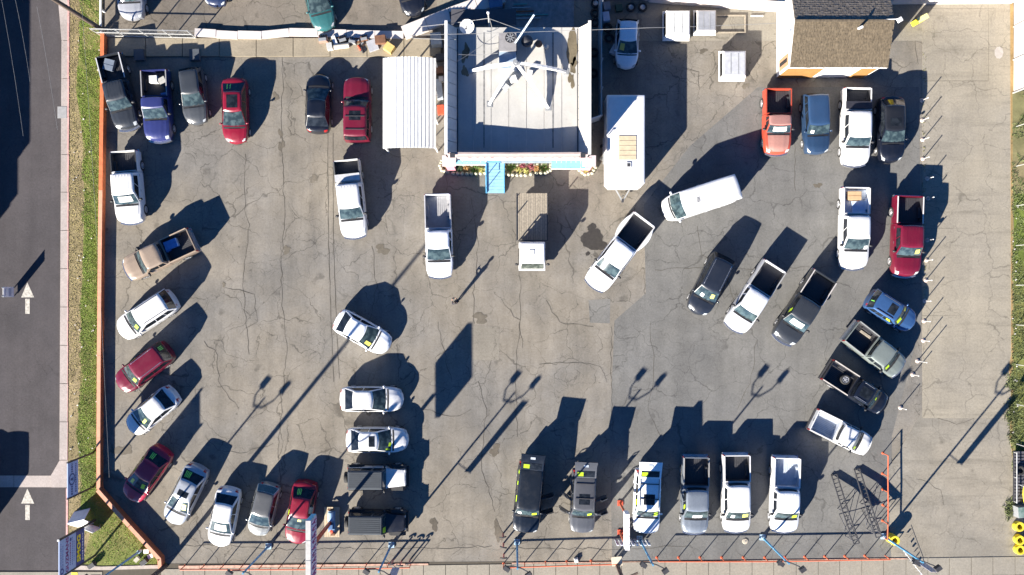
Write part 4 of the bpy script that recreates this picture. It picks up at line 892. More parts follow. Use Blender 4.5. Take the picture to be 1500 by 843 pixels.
V('pickup', 'pickup_truck', 'pickup truck', 'old orange red pickup with faded pinkish hood below the hut', (1138, 227), (1138, 131), (.36, .050, .024), bed=.40, roof=.585, base=.70, W=1.94, Ht=1.76, roofc=(.30, .15, .13), hoodc=(.34, .17, .14), shade=1, rough=.5)
V('boxsuv', 'suv', 'suv', 'dark blue boxy suv parked between the red and the white pickup', (1197, 227), (1193, 137), (.018, .040, .085), W=1.80, Ht=1.72, shade=0, lime=[(-.7, -.4, .2, .5, plain('paper', (.7, .7, .7), .6))], roofc=(.022, .05, .11), cvals=(.008, .05, .555, .70))
V('pickup', 'pickup_truck', 'pickup truck', 'white pickup with a black bed in the row below the hut', (1252.5, 243.5), (1254, 130), WH, W=1.98, bed=.30, roof=.66, base=.765, cap=(.70, .70, .70), box=(.04, .04, .05))
V('suv', 'suv', 'suv', 'black suv with sunroof at the right end of the row below the hut', (1306, 239), (1305, 141), BK, sun=1, W=1.88, Ht=1.62, cvals=(.05, .16, .55, .72), roofc=(.012, .013, .016))
V('pickup', 'pickup_truck', 'pickup truck', 'white crew cab pickup with a cardboard box in its pale bed', (1250, 395), (1252, 275), WH, W=2.0, bed=.335, liner=plain('bed_white', (.62, .66, .72), .5), lime=[(.6, .88, .05, .35, plain('paper', (.7, .7, .7), .6))])
V('pickup', 'pickup_truck', 'pickup truck', 'dark red crew cab pickup with chrome arches beside the driveway', (1326, 406), (1330, 287.5), (.115, .006, .020), W=1.99, bed=.35, roof=.645, base=.75, ribs=1, cap=(.60, .58, .58), lime=[Y1], shade=0)
V('suv', 'suv', 'suv', 'black suv with chrome roof rails, left of two pickups parked at a slant', (1019, 460.5), (1062, 374), (.014, .018, .028), rails=2, lime=[(.30, .75, .3, .85, STYEL), (-.5, -.2, .2, .5, plain('paper', (.7, .7, .7), .6))], W=1.90)
V('pickup', 'pickup_truck', 'pickup truck', 'silver white pickup with a black bed, between a black suv and a dark pickup', (1074, 483), (1134, 389.5), (.62, .63, .66), W=1.92, bed=.40, roof=.70, base=.80, cap=(.30, .30, .30))
V('pickup', 'pickup_truck', 'pickup truck', 'dark grey crew cab pickup with yellow side window numbers, parked at a slant', (1145, 501), (1207, 404), DG, W=1.98, bed=.36, roof=.665, base=.78, ribs=1, sidewrite=1, cap=(.45, .42, .40), shade=1)
V('suv', 'suv', 'suv', 'blue station wagon with lime stickers, topmost of the slanted row at the driveway edge', (1340.5, 477.5), (1273.5, 435.5), (.04, .10, .24), W=1.78, Ht=1.6, rails=1, sun=1, lime=[(-.9, -.1, .1, .8), (.45, .9, .3, .8, STYEL)], sidewrite=1, rearwrite=1, metal=.3, cvals=(.01, .09, .585, .72))
V('pickup', 'pickup_truck', 'pickup truck', 'grey green pickup with lime sticker and black bed, second in the slanted row', (1320, 543), (1244, 484), (.20, .23, .215), W=1.92, bed=.40, roof=.70, base=.80, lime=[(-.95, -.35, .05, .8)], cap=(.30, .31, .30), metal=.3)
V('mini', 'pickup_truck', 'pickup truck', 'small black pickup with a spare wheel lying in its bed', (1297.5, 597), (1211, 541), BK, bed=.44, roof=.72, base=.82, W=1.76, lime=[(-.1, .3, .2, .6)], sun=2, cap=(.50, .46, .42), rails=2)
V('mini', 'pickup_truck', 'pickup truck', 'small white pickup with grey bed, lowest of the slanted row', (1274, 655.5), (1190.5, 614), WH, bed=.42, roof=.69, base=.80, W=1.74, liner=plain('bed_grey', (.42, .45, .50), .5), lime=[(-.9, -.5, .1, .7)])
V('boxsuv', 'suv', 'suv', 'tall black suv with raised liftgate and right hand doors open', (769, 782), (779.5, 676), (.006, .010, .018), gate=1, sidewrite=3, lime=[(.3, .85, .15, .7), (-.8, -.5, .2, .6, plain('paper', (.7, .7, .7), .6))], ribs=0, roofc=(.009, .012, .017), W=1.96, Ht=1.85, doors=((.70, 1, 68, .98), (.49, 1, 66, .92)), cvals=(.02, .06, .64, .74))
V('boxsuv', 'suv', 'suv', 'grey suv with every door and the liftgate standing open', (852, 782), (856.5, 688), (.075, .08, .092), gate=1, sun=1, bars=2, W=1.84, Ht=1.80, roofc=(.065, .067, .075), lime=[(.3, .8, .15, .6)], doors=((.70, 1, 66, .95), (.48, 1, 64, .90), (.70, -1, 60, .95), (.48, -1, 52, .90)), cvals=(.02, .06, .60, .72))
V('boxsuv', 'suv', 'suv', 'white suv with raised liftgate, sunroof and black roof bars beside the picket row', (946, 783), (949.5, 688), (.78, .80, .82), gate=1, sun=1, bars=2, rails=1, sidewrite=1, W=1.90, Ht=1.80, lime=[(.45, .9, .1, .85)], cvals=(.02, .06, .60, .72))
V('pickup', 'pickup_truck', 'pickup truck', 'grey pickup with black ribbed bed and blue grey hood in the front row', (1017, 783), (1018.5, 668), (.22, .25, .29), W=1.94, bed=.38, roof=.67, base=.785, cap=(.30, .29, .28), sidewrite=1, lime=[(-.3, .5, .15, .5, plain('paper', (.7, .7, .7), .6))], metal=.4)
V('pickup', 'pickup_truck', 'pickup truck', 'white crew cab pickup with black bed in the middle of the front row', (1078.5, 781), (1077.5, 665), WH, W=1.98, bed=.345, roof=.70, base=.81, lime=[(.25, .9, .15, .8, STYEL), (-.6, -.3, .2, .6, plain('paper', (.7, .7, .7), .6))], cap=(.66, .66, .68))
V('pickup', 'pickup_truck', 'pickup truck', 'silver white pickup with grey ribbed bed at the right end of the front row', (1148, 781), (1151, 669), (.66, .67, .70), W=1.98, bed=.40, roof=.70, base=.80, ribs=1, liner=plain('bed_pale', (.40, .44, .50), .5), lime=[(.35, .9, .1, .7)], cap=(.68, .68, .70))
V('sedan', 'sedan', 'car', 'white sedan with yellow windshield sticker, standing alone at a slant in mid lot', (570.5, 509.5), (491.5, 465.5), (.76, .78, .80), lime=[(-.85, -.35, .1, .7, STYEL)], sun=0)
V('sedan', 'sedan', 'car', 'white sedan without stickers, topmost of the four vehicles facing right', (591, 585.5), (496.5, 585), WH, W=1.82)
V('sedan', 'sedan', 'car', 'white sedan with sunroof and lime windshield writing, second of the four vehicles facing right', (598.5, 645), (505.5, 645), WH, sun=1, lime=[(-.6, -.1, .1, .35), (-.9, -.7, .1, .5)], W=1.82)
jeep('white jeep with a grey ribbed hard top', (598, 700), (506, 700), WH, (.038, .046, .056))
jeep('black jeep with a dark ribbed hard top and lime windshield sticker', (597, 766), (507, 765), BK, (.026, .034, .044), True)
g2 = 'vehicles parked beyond the lot'
V('suv', 'suv', 'suv', 'silver grey suv at the top left beyond the wire fence, nose towards the lot', (193, 30), (189, -68), (.36, .37, .40), group=g2, W=1.88, metal=.3)
V('sedan', 'sedan', 'car', 'dark blue car at the top edge of the picture', (313, 9), (322, -86), NV, group=g2)
V('sedan', 'sedan', 'car', 'teal sedan parked beyond the white panel fence', (477, 44), (452, -52), (.025, .10, .105), group=g2, W=1.8)
V('sedan', 'sedan', 'car', 'black car at the top beyond the slanting white fence', (609, 22), (585, -70), BK, group=g2)
V('hatch', 'hatchback', 'car', 'silver white hatchback in the shade right of the office', (917.5, 101), (920, 27), (.64, .68, .72), group=g2, W=1.68, lime=[(-.8, -.35, .3, .8, plain('dim_yellow', (.40, .33, .06), .6))], cvals=(.02, .10, .50, .74))
V('boxsuv', 'delivery_van', 'van', 'grey van driving up the road outside the left edge', (-46, 670), (-46, 780), (.30, .31, .33), group='vehicles on the road', Ht=2.1, W=1.95)
# white full size cargo van
def cargo_van():
    KIND['van'] = dict(tab=[(0, .55), (.004, 1.05), (.01, 1.22), (.5, 1.25), (.80, 1.24), (.90, 1.10), (.955, 1.0), (.985, .85), (1, .60)], c=(.006, .02, .775, .895), zb=1.22, H=2.1, W=2.0, ax=(.19, .83), r=.38, wr=.90)
    t = V('van', 'cargo_van', 'van', 'long white cargo van parked at a slant below the red pickup', (970.5, 310), (1079, 274.5), WH, smirror=1.3)
    m = MB()
    for i in range(4): m.box((.35+.02*i-.1*i*0, -.10+.09*i, 2.105), (.22, .03, .03))
    obj('roof_vent', m, DARK, t)
cargo_van()
# flatbed truck with a cab-over cab and planked deck
def flatbed():
    a, e = Vector(P(779.5, 395, 1.2)), Vector(P(779.5, 283, 1.2)); L = (a-e).length; c = (a+e)/2
    t = thing('flatbed_truck', 'white cab flatbed truck with bare wooden deck in front of the flower bed', 'truck', (c.x, c.y, 0), -math.pi/2, 'vehicles parked on the sales lot'); wp = paint(WH)
    xf, xr = L/2, -L/2; xc = xf-1.95
    cb = MB(); pr = [(xc+.0, .62), (xf-.06, .55), (xf, .8), (xf-.04, 1.32), (xf-.42, 2.13), (xf-.62, 2.22), (xc+.12, 2.22), (xc, 2.1)]; n = len(pr)
    for y in (-.98, -.90, .90, .98):
        k = 1 if abs(y) < .95 else .965; cb.v += [(xc+(x-xc)*k, y*(1-.10*max(0, z-1.3)), .55+(z-.55)*k) for x, z in pr]
    cb.add([], []); cb.f += [(i*n+j, (i+1)*n+j, (i+1)*n+(j+1) % n, i*n+(j+1) % n) for i in range(3) for j in range(n)]+[tuple(range(n)), tuple(3*n+j for j in range(n))[::-1]]; cb.mi += [0]*(3*n+2)
    co = obj('cab', cb, wp, t, 30); bv = co.modifiers.new('round', 'BEVEL'); bv.width = .09; bv.segments = 3; bv.limit_method = 'ANGLE'; bv.angle_limit = R(28)
    ws = obj('windshield', MB().grid(lambda u, v: (lerp(xf-.03, xf-.40, lerp(.06, .94, u))+.015, lerp(-.82, .82, v)*(1-.05*u), lerp(1.32, 2.13, lerp(.06, .94, u))+.012), 3, 6), glass('dark_windshield', (.035, .045, .04), (.11, .125, .11)), t)
    obj('roof_hatch', MB().box((xc+.75, -.05, 2.235), (.34, .36, .05)), WHITE, t)
    for sd in (1, -1):
        obj('side_window', MB().grid(lambda u, v: (lerp(xc+.45, xf-.25-.25*v, u), sd*(.985-.085*v), lerp(1.35, 1.95, v)), 3, 2), TINT, t)
        obj('headlight', MB().box((xf-.0, sd*.72, .88), (.05, .34, .2)), LAMPG, t); mirror(t, xf-.35, sd*1.0, 1.75, sd, BLACKP, 1.1)
    obj('front_bumper', MB().box((xf+.02, 0, .55), (.12, 1.92, .22)), WHITE, t)
    obj('frame', MB().box((-.4, .38, .68), (L-1.0, .10, .22)).box((-.4, -.38, .68), (L-1.0, .10, .22)), DARK, t)
    dk0, dk1 = xr, xc-.14; wd = 1.09
    obj('deck_frame', MB().box(((dk0+dk1)/2, 0, .90), (dk1-dk0, 2*wd, .12)).box(((dk0+dk1)/2, wd+.02, .97), (dk1-dk0+.04, .06, .16)).box(((dk0+dk1)/2, -wd-.02, .97), (dk1-dk0+.04, .06, .16)), DARK, t)
    for i in range(13):
        w_ = 2*wd/13; obj('deck_board', MB().box(((dk0+dk1)/2+random.uniform(-.01, .01), -wd+w_*(i+.5), .985), (dk1-dk0, w_-.014, .04)), [WOOD, plain('weathered_wood_b', (.24, .21, .165), .85, var=.25, sc=6)][i % 2], t)
    hbd = MB()
    for y in (-.98, -.33, .33, .98): hbd.box((dk1+.05, y, 1.5), (.07, .07, 1.1))
    for z in (1.15, 1.45, 1.75, 2.03): hbd.box((dk1+.05, 0, z), (.05, 2.0, .07))
    obj('headboard', hbd, DARK, t)
    st_ = MB()
    for sd in (1, -1):
        for xx in (dk0+.25, dk0+1.5): st_.box((xx, sd*(wd+.02), 1.25), (.06, .06, .52))
    obj('stake', st_, DARK, t)
    for xx, yy in ((xf-.75, .86), (dk0+.95, .86)):
        for sd in (1, -1): wheel(t, xx, sd*yy, .40, .26 if xx > 0 else .30, sd)
flatbed()
# things lying in pickup beds
def at(x, y, h): return Vector((*P(x, y, h), h))
def carton(label, x, y, h, d, mt, rz=0., name='box', cat='box', fl=True):
    p = at(x, y, h+d[2]); t = thing(name, label, cat, (p.x, p.y, h), rz); obj('case', MB().box((0, 0, d[2]/2), d), mt, t)
    if fl: obj('lid', MB().box((0, d[1]*.26, d[2]+.012), (d[0]*1.0, d[1]*.46, .02)).box((0, -d[1]*.26, d[2]+.012), (d[0]*1.0, d[1]*.46, .02)), mt, t)
    return t
paperw = plain('white_carton', (.66, .66, .63), .7); card = plain('cardboard', (.50, .33, .18), .8); bluebin = plain('blue_bin', (.10, .22, .48), .6)
carton('white carton at the back of the blue pickup bed', 224, 116, .84, (.55, .5, .45), paperw, .05)
carton('grey carton beside the white one in the blue pickup bed', 237, 118, .84, (.5, .45, .4), plain('grey_carton', (.38, .37, .34), .7), .5)
carton('small blue cooler near the cab in the blue pickup bed', 240, 139, .84, (.42, .3, .28), bluebin, .2)
carton('blue plastic bin in the tan pickup bed', 250, 358, .84, (.95, .62, .36), bluebin, R(22))
carton('small blue crate between the bin and the cab of the tan pickup', 245, 366, .84, (.35, .3, .3), bluebin, R(30))
carton('grey blue storage box in the black corner pickup bed', 159, 95, .84, (.72, .8, .30), plain('slate_box', (.14, .17, .22), .6), R(-14))
carton('brown cardboard box in the pale bed of the white pickup', 1252, 287, .84, (.95, .62, .36), card, 0)
carton('pale blue sheet bundle in the bed behind the cardboard box', 1258, 304, .84, (.95, .9, .22), plain('pale_sheet', (.42, .52, .66), .6), 0, 'bundle', 'bundle')
sw = thing('spare_wheel', 'spare wheel lying flat in the small black pickup bed', 'spare wheel', at(1237, 556, .85)); ww = wheel(sw, 0, 0, .36, .22, 1); ww.rotation_euler = (R(90), 0, 0); ww.location = (0, 0, .12); ww.name = 'tyre'
carton('scrap timber pieces in the grey green pickup bed', 1268, 490, .84, (.9, .16, .10), WOOD, R(-35), 'timber', 'timber', False)
# truck caps standing on the ground
def truck_cap(label, x0, y0, x1, y1, h, top, body, gl=True):
    A, B = Vector(P(x0, y0, h)), Vector(P(x1, y1, h)); c = (A+B)/2; a, b_ = abs(A.x-B.x)/2, abs(A.y-B.y)/2
    t = thing('truck_cap', label, 'truck cap', (c.x, c.y, 0), 0, 'truck caps standing on the ground')
    z0 = .28; m = MB(); r0 = [(-a, -b_), (a, -b_), (a, b_), (-a, b_)]; r1 = [(x*.90+.03, y*.88) for x, y in r0]; r2 = [(x*.82+.03, y*.80) for x, y in r0]
    m.add([(*p, z0) for p in r0]+[(*p, h-.06) for p in r1]+[(*p, h) for p in r2], [(i, (i+1) % 4, 4+(i+1) % 4, 4+i) for i in range(4)]+[(4+i, 4+(i+1) % 4, 8+(i+1) % 4, 8+i) for i in range(4)]+[(8, 9, 10, 11)])
    obj('shell', m, body, t)
    obj('roof', MB().prism([(x*.80+.03, y*.78) for x, y in r0], h-.005, h+.012), top, t)
    for sx in (-.3, .3): obj('roof_rib', MB().box((sx*a+.03, 0, h+.018), (.05, b_*1.4, .016)), GREY if gl else top, t)
    for (p, q, u, v) in ((r0[3], r0[0], r1[0], r1[3]), (r0[1], r0[2], r1[2], r1[1])):
        pts = [Vector((*p, z0)), Vector((*q, z0)), Vector((*u, h-.06)), Vector((*v, h-.06))]; n = (pts[1]-pts[0]).cross(pts[3]-pts[0]).normalized()
        obj('side_window', MB().grid(lambda i, j: pts[0].lerp(pts[1], lerp(.08, .92, i)).lerp(pts[3].lerp(pts[2], lerp(.08, .92, i)), lerp(.22, .88, j))+n*.012, 2, 2), TINT, t)
    obj('base_rail', MB().box((-a, 0, z0), (.08, 2*b_+.08, .10)).box((a, 0, z0), (.08, 2*b_+.08, .10)).box((0, -b_, z0), (2*a-.09, .08, .10)).box((0, b_, z0), (2*a-.09, .08, .10)), WHITE, t)
    for sx in (-1, 1):
        for sy in (-1, 1): obj('stand_block', MB().box((sx*(a-.15), sy*(b_-.15), .115), (.25, .25, .22)), WOOD, t)
truck_cap('bright white truck cap beside the shaded white hatchback', 974, 13, 1012, 55, 1.05, plain('cap_white', (.78, .78, .76), .4), plain('cap_white', (.78, .78, .76), .4))
truck_cap('grey topped truck cap next to the bright white one', 1019, 13, 1050, 48, .85, plain('cap_grey', (.24, .25, .28), .4), plain('cap_dull', (.42, .41, .40), .5))
truck_cap('white edged grey truck cap standing alone on cracked concrete', 1057, 72, 1094, 115, 1.0, plain('cap_silver', (.40, .41, .44), .35), plain('cap_rim', (.68, .65, .62), .45))
tr = thing('timber_rack', 'low timber rack lying on the ground right of the grey truck cap', 'rack', (*P(1070, 36), 0))
for q in (-.62, .62): obj('rail', MB().box((0, q, .08), (2.2, .08, .10)), WOOD, tr)
for q in (-1.05, 1.05): obj('end_rail', MB().box((q, 0, .09), (.08, 1.2, .10)), WOOD, tr)
p = P(1108, 24); o = thing('white_pipe', 'short white pipe lying on the concrete near the hut', 'pipe', (*p, 0)); obj('tube', MB().tube((-.42, 0, .06), (.42, 0, .06), .06, 10), WHITE, o); obj('end_cap', MB().tube((.42, 0, .06), (.46, 0, .06), .075, 10), WHITE, o)
# enclosed trailer
def cargo_trailer():
    A, B = Vector(P(889, 139, 2.35)), Vector(P(945, 274, 2.35)); c = (A+B)/2; a, L = abs(B.x-A.x)/2, abs(A.y-B.y)/2
    t = thing('cargo_trailer', 'long white enclosed trailer with a tan roof patch, parked beside the office', 'trailer', (c.x, c.y, 0)); wm = plain('trailer_white', (.66, .66, .66), .4, var=.04)
    def ring(k, z, cc):
        x, y = a-k, L-k; return [(-x+cc, -y, z), (x-cc, -y, z), (x, -y+cc, z), (x, y-.05, z), (x-.05, y, z), (-x+.05, y, z), (-x, y-.05, z), (-x, -y+cc, z)]
    rs = [ring(0, .45, .28), ring(0, 2.25, .28), ring(.06, 2.33, .26), ring(.20, 2.36, .2)]; n = 8; m = MB().add([p for r in rs for p in r], [(i*n+j, i*n+(j+1) % n, (i+1)*n+(j+1) % n, (i+1)*n+j) for i in range(3) for j in range(n)]+[tuple(3*n+j for j in range(n)), tuple(range(n))[::-1]])
    obj('body', m, wm, t)
    px0, px1 = P(906.5, 0, 2.36)[0]-c.x, P(932, 0, 2.36)[0]-c.x; py0, py1 = P(0, 235, 2.36)[1]-c.y, P(0, 199, 2.36)[1]-c.y
    for i in range(5):
        y0_, y1_ = lerp(py0, py1, i/5), lerp(py0, py1, (i+1)/5); obj('roof_board', MB().box(((px0+px1)/2, (y0_+y1_)/2, 2.385), (px1-px0, y1_-y0_-.035, .03)), plain('tan_board', (.50, .41, .28), .8, var=.12), t)
    vq = P(921, 242, 2.4); v = obj('roof_vent', MB().box((vq[0]-c.x, vq[1]-c.y, 2.39), (.34, .36, .06)), WHITE, t); obj('opening', MB().box((vq[0]-c.x, vq[1]-c.y, 2.423), (.22, .24, .01)), DARK, v)
    for sd in (-1, 1):
        obj('drawbar', MB().beam((sd*.55, -L+.1, .5), (sd*.05, -L-.75, .5), .08, .12), GREY, t)
        for q in (.15, -.75): wheel(t, sd*(a-.06), q-.2, .34, .22, sd)
        obj('fender', MB().box((sd*(a+.03), -.5, .82), (.20, 1.9, .06)), GREY, t)
    obj('coupler', MB().box((0, -L-.8, .52), (.16, .25, .14)).tube((0, -L-.45, .2), (0, -L-.45, .95), .04), DARK, t)
cargo_trailer()
# ------------------------------------------------------------------ walls, fences, poles
terr = plain('terracotta_paint', (.50, .135, .050), .8, var=.16); terr2 = plain('terracotta_cap', (.58, .27, .17), .8, var=.12)
wl = thing('boundary_wall', 'low terracotta boundary wall running along the grass verge and round the bottom corner', 'wall', (*P(151, 380), 0)); wo = Vector(wl.location)
pts = [(155, 52), (154, 160), (152.5, 280), (151, 400), (150, 520), (149.3, 640), (149.3, 715)]; pt2 = [(149.3, 715), (172, 741), (195, 767), (218, 792), (239, 815), (240, 829)]
for i, (a, c) in enumerate(list(zip(pts, pts[1:]))+list(zip(pt2, pt2[1:]))):
    A, B = Vector((*P(*a), 0))-wo, Vector((*P(*c), 0))-wo; hgt = .50 if i < 6 else .66
    A2, B2 = A, B+(B-A).normalized()*.06*(i >= 6)
    obj('wall_section', MB().beam(A2+Vector((0, 0, hgt/2)), B2+Vector((0, 0, hgt/2)), .22, hgt), terr, wl)
    obj('coping', MB().beam(A2+Vector((0, 0, hgt+.022)), B2-(B-A).normalized()*.012+Vector((0, 0, hgt+.022)), .27, .05), terr2 if i > 1 else terr, wl)
lw = thing('white_rail', 'low white rail standing on the grass edge in the top left corner', 'rail', (*P(153.5, 10), 0))
obj('rail', MB().box((0, 1.2, .62), (.14, 6.6, .12)), WHITE, lw)
for q in range(5): obj('post', MB().box((0, -1.9+1.5*q, .28), (.12, .12, .56)), WHITE, lw)
# wire fence, then the white panel fence
wf = thing('wire_fence', 'see-through wire fence with pale rails at the top left of the lot', 'fence', (*P(218, 53.5), 0)); fo = Vector(wf.location)
A, B = Vector((*P(150, 53.5), 0))-fo, Vector((*P(288, 56.5), 0))-fo; galv = plain('galvanised', (.55, .55, .53), .4, .4)
for z in (.12, .95, 1.82): obj('rail', MB().tube(A+Vector((0, 0, z)), B+Vector((0, 0, z)), .032, 6), galv, wf)
for i in range(5): p = A.lerp(B, i/4); obj('post', MB().tube(p, p+Vector((0, 0, 1.86)), .045, 8), galv, wf)
m = MB()
for i in range(70):
    for s_ in (-1, 1):
        t = i/70; t2 = min(1, max(0, t+s_*.035)); m.tube(A.lerp(B, t)+Vector((0, 0, .1)), A.lerp(B, t2)+Vector((0, 0, 1.8)), .004, 3)
q = obj('wire_mesh', m, galv, wf); q['kind'] = 'stuff'
pnl = plain('fence_panel_white', (.52, .48, .46), .7, var=.08)
def panel_fence(label, pts, hgt, step, tilt=.0, base=0.0):
    c = P(*pts[len(pts)//2]); t = thing('panel_fence', label, 'fence', (*c, 0)); o_ = Vector((*c, 0))
    for a, e in zip(pts, pts[1:]):
        A, B = Vector((*P(*a), 0))-o_, Vector((*P(*e), 0))-o_; n = max(1, round((B-A).length/step)); d = (B-A).normalized(); nn = Vector((-d.y, d.x, 0))
        for i in range(n):
            u, v = A.lerp(B, i/n), A.lerp(B, (i+1)/n)-d*.03; h_ = hgt+random.uniform(-.06, .06); tl = nn*random.uniform(-.03, .05)
            obj('fence_panel', MB().add([u, v, v+tl+Vector((0, 0, h_)), u+tl+Vector((0, 0, h_)), u+nn*.04, v+nn*.04, v+tl+nn*.04+Vector((0, 0, h_)), u+tl+nn*.04+Vector((0, 0, h_))], [(0, 1, 2, 3), (5, 4, 7, 6), (3, 2, 6, 7), (0, 3, 7, 4), (1, 5, 6, 2)]), pnl, t)
            obj('post', MB().box((u.x+nn.x*.09, u.y+nn.y*.09, hgt/2), (.08, .08, hgt+.04), rz=math.atan2(d.y, d.x)), galv, t)
    return t
def low_wall(label, pts, wd, hgt, step):
    c = P(*pts[len(pts)//2]); t = thing('low_wall', label, 'wall', (*c, 0)); o_ = Vector((*c, 0))
    for a, e in zip(pts, pts[1:]):
        A, B = Vector((*P(*a), 0))-o_, Vector((*P(*e), 0))-o_; n = max(1, round((B-A).length/step)); d = (B-A).normalized(); nn = Vector((-d.y, d.x, 0))
        for i in range(n):
            u, v = A.lerp(B, i/n), A.lerp(B, (i+1)/n)-d*.03; k = nn*random.uniform(-.05, .05); hh = hgt+random.uniform(-.03, .03)
            obj('wall_block', MB().beam(u+k+Vector((0, 0, hh/2)), v+k+Vector((0, 0, hh/2)), wd, hh), pnl, t)
low_wall('low broad white wall along the back ledge, slightly wavy', [(287, 49), (350, 52.5), (385, 53.5), (425, 49.5), (592, 52)], .55, .28, 1.9)
low_wall('low broad white wall slanting up behind the office', [(592, 51), (660, 24), (738, -4)], .95, .45, 2.0)
panel_fence('white panel fence behind the truck caps', [(950, 4), (1040, 11), (1138, 18)], 2.1, 2.0)
panel_fence('white panel fence along the top right beside the driveway', [(1302, 7), (1390, 6.5), (1481, 6)], 2.0, 2.0)
panel_fence('tall white panel fence at the top right corner beyond the soil strip', [(1485, 137), (1486, 40), (1486, -60)], 2.3, 2.4)
panel_fence('white panel fence high behind the yard at the top edge', [(860, -14), (950, 2)], 2.0, 2.0)
al = thing('alley_fence', 'grey sheet fence between the office alley and the shaded yard', 'fence', (*P(877, 85), 0))
for i in range(5): y = P(0, 0)[1]+1.2-al.location.y-i*2.03; obj('fence_panel', MB().box((0, y-1.0, 1.05), (.06, 1.98, 2.1)), plain('sheet_grey', (.30, .33, .36), .5), al); obj('post', MB().box((.07, y, 1.1), (.08, .08, 2.2)), GREY, al)
gt = thing('gate', 'white gate leaf standing open at the end of the grey alley fence', 'gate', (*P(877, 177), 0), R(200)); obj('frame', MB().box((.45, 0, 1.1), (.9, .05, 2.0)), WHITE, gt); obj('hinge_post', MB().box((0, 0, 1.1), (.1, .1, 2.2)), GREY, gt)
# fence along the far right verge
rf = thing('verge_fence', 'thin wire fence with pale posts along the right hand verge', 'fence', (*P(1487, 400), 0)); ro = Vector(rf.location)
for i in range(10):
    y = 186+i*60-i*2; p = Vector((*P(1487.5, y), 0))-ro; obj('post', MB().tube(p, p+Vector((0, 0, 1.5)), .03, 6), galv, rf)
    if False: e = Vector((*P(1488.5, y+58), 0))-ro; obj('screen', MB().beam(p+Vector((.05, 0, .42)), e+Vector((.05, 0, .42)), .02, .75), plain('green_screen', (.035, .075, .045), .8, var=.3), rf)
obj('top_rail', MB().tube(Vector((*P(1487.5, 150), 1.5))-ro, Vector((*P(1488, 700), 1.5))-ro, .025, 6), galv, rf)
# orange pipe railing along the front
def railing(label, pts, hgt=.92, posts=None, step=1.5):
    c = P(*pts[0]); t = thing('pipe_railing', label, 'railing', (*c, 0)); o_ = Vector((*c, 0)); W_ = [Vector((*P(*q), 0))-o_ for q in pts]
    for a, e in zip(W_, W_[1:]):
        obj('rail', MB().tube(a+Vector((0, 0, hgt)), e+Vector((0, 0, hgt)), .045, 8), ORANGE, t); n = max(1, round((e-a).length/step))
        for i in range(n): p = a.lerp(e, i/n); obj('post', MB().tube(p, p+Vector((0, 0, hgt)), .035, 8).rev([(.10, 0), (.10, .02), (.03, .03)], 10, (p.x, p.y, 0)), ORANGE, t)
    p = W_[-1]; obj('post', MB().tube(p, p+Vector((0, 0, hgt)), .035, 8), ORANGE, t); return t
railing('orange pipe railing at the bottom left below the sedans', [(271, 829), (440, 828.5), (602, 826)])
railing('orange pipe railing below the two dark suvs', [(737.5, 826), (830, 823), (901, 821)])
railing('long orange pipe railing below the pickups at the bottom', [(962, 817), (1120, 817), (1296, 814)])
railing('orange pipe railing beside the car ramps at the driveway', [(1293, 664), (1292.5, 694), (1293, 740), (1292, 786)], step=1.5)
hd = thing('black_head_rail', 'dark overhead wire shade line behind the railing', 'cable', (0, 0, 0)) if False else None
def hook_bollard(label, x, y):
    t = thing('bollard', label, 'bollard', (*P(x, y), 0), random.uniform(-.4, .4), 'black hooped red bollards'); obj('post', MB().tube((0, 0, 0), (0, 0, .92), .06, 10), plain('faded_red_post', (.48, .16, .14), .6), t)
    m = MB(); q = [(.22*math.cos(a), .02, .92+.10*math.sin(a)) for a in [math.pi*i/8 for i in range(9)]]; m.path(q, .055, 6); obj('hoop', m, DARK, t)
for i, (x, y) in enumerate([(737, 782), (737.5, 796.5), (738, 812)]): hook_bollard(f'red bollard with black hoop left of the two dark suvs, {("topmost", "middle", "lowest")[i]} of three', x, y)
for i, (x, y) in enumerate([(576, 821), (588, 822.5), (601, 820)]): hook_bollard(f'red bollard with black hoop below the black jeep, {("left", "middle", "right")[i]} of three', x, y)
# a long shaded cable run strung between the light poles
def lamp_post(label, x, y, h=6.0, ang=0., banner=False):
    t = thing('lamp_post', label, 'lamp post', (*P(x, y), 0), 0, 'blue lamp posts with twin floodlights along the front')
    obj('pole', MB().tube((0, 0, 0), (0, 0, h), .085, 10, .06), BLUEP, t); obj('base', MB().box((0, 0, .05), (.42, .42, .10)).tube((0, 0, .1), (0, 0, .5), .13, 10), plain('base_pale', (.30, .42, .52), .6), t)
    a = MB(); U = Vector((.72, -.20, 0)); q = [U*-1+Vector((0, 0, h+.35)), U*-.95+Vector((0, 0, h)), U*-.4+Vector((0, 0, h-.35)), Vector((0, 0, h-.35)), U*.4+Vector((0, 0, h-.35)), U*.95+Vector((0, 0, h)), U+Vector((0, 0, h+.35))]; a.path(q, .045, 6); obj('arm', a, DARK, t)
    for s_ in (-1, 1): e = U*s_; obj('floodlight', MB().box((e.x, e.y, h+.52), (.42, .26, .34), rz=.6*s_).box((e.x, e.y-.1, h+.35), (.3, .2, .05)), DARK, t)
    if banner:
        bdir = Vector((.777, -.629, 0)); obj('banner', MB().beam(bdir*1.0+Vector((0, 0, 3.2)), bdir*1.0+Vector((0, 0, 6.0)), .02, .52), plain('banner_cloth', (.40, .36, .40), .8), t)
        obj('banner_arm', MB().tube(Vector((0, 0, 5.98)), bdir*1.25+Vector((0, 0, 5.98)), .012, 6).tube(Vector((0, 0, 3.22)), bdir*1.25+Vector((0, 0, 3.22)), .02, 6), DARK, t)
lamp_post('blue lamp post at the corner of the grass triangle', 207, 806)
lamp_post('blue lamp post below the grey hatchback', 393.7, 800)
lamp_post('blue lamp post below the black jeep', 573.5, 798, banner=True)
lamp_post('blue lamp post below the tall black suv', 757.3, 794)
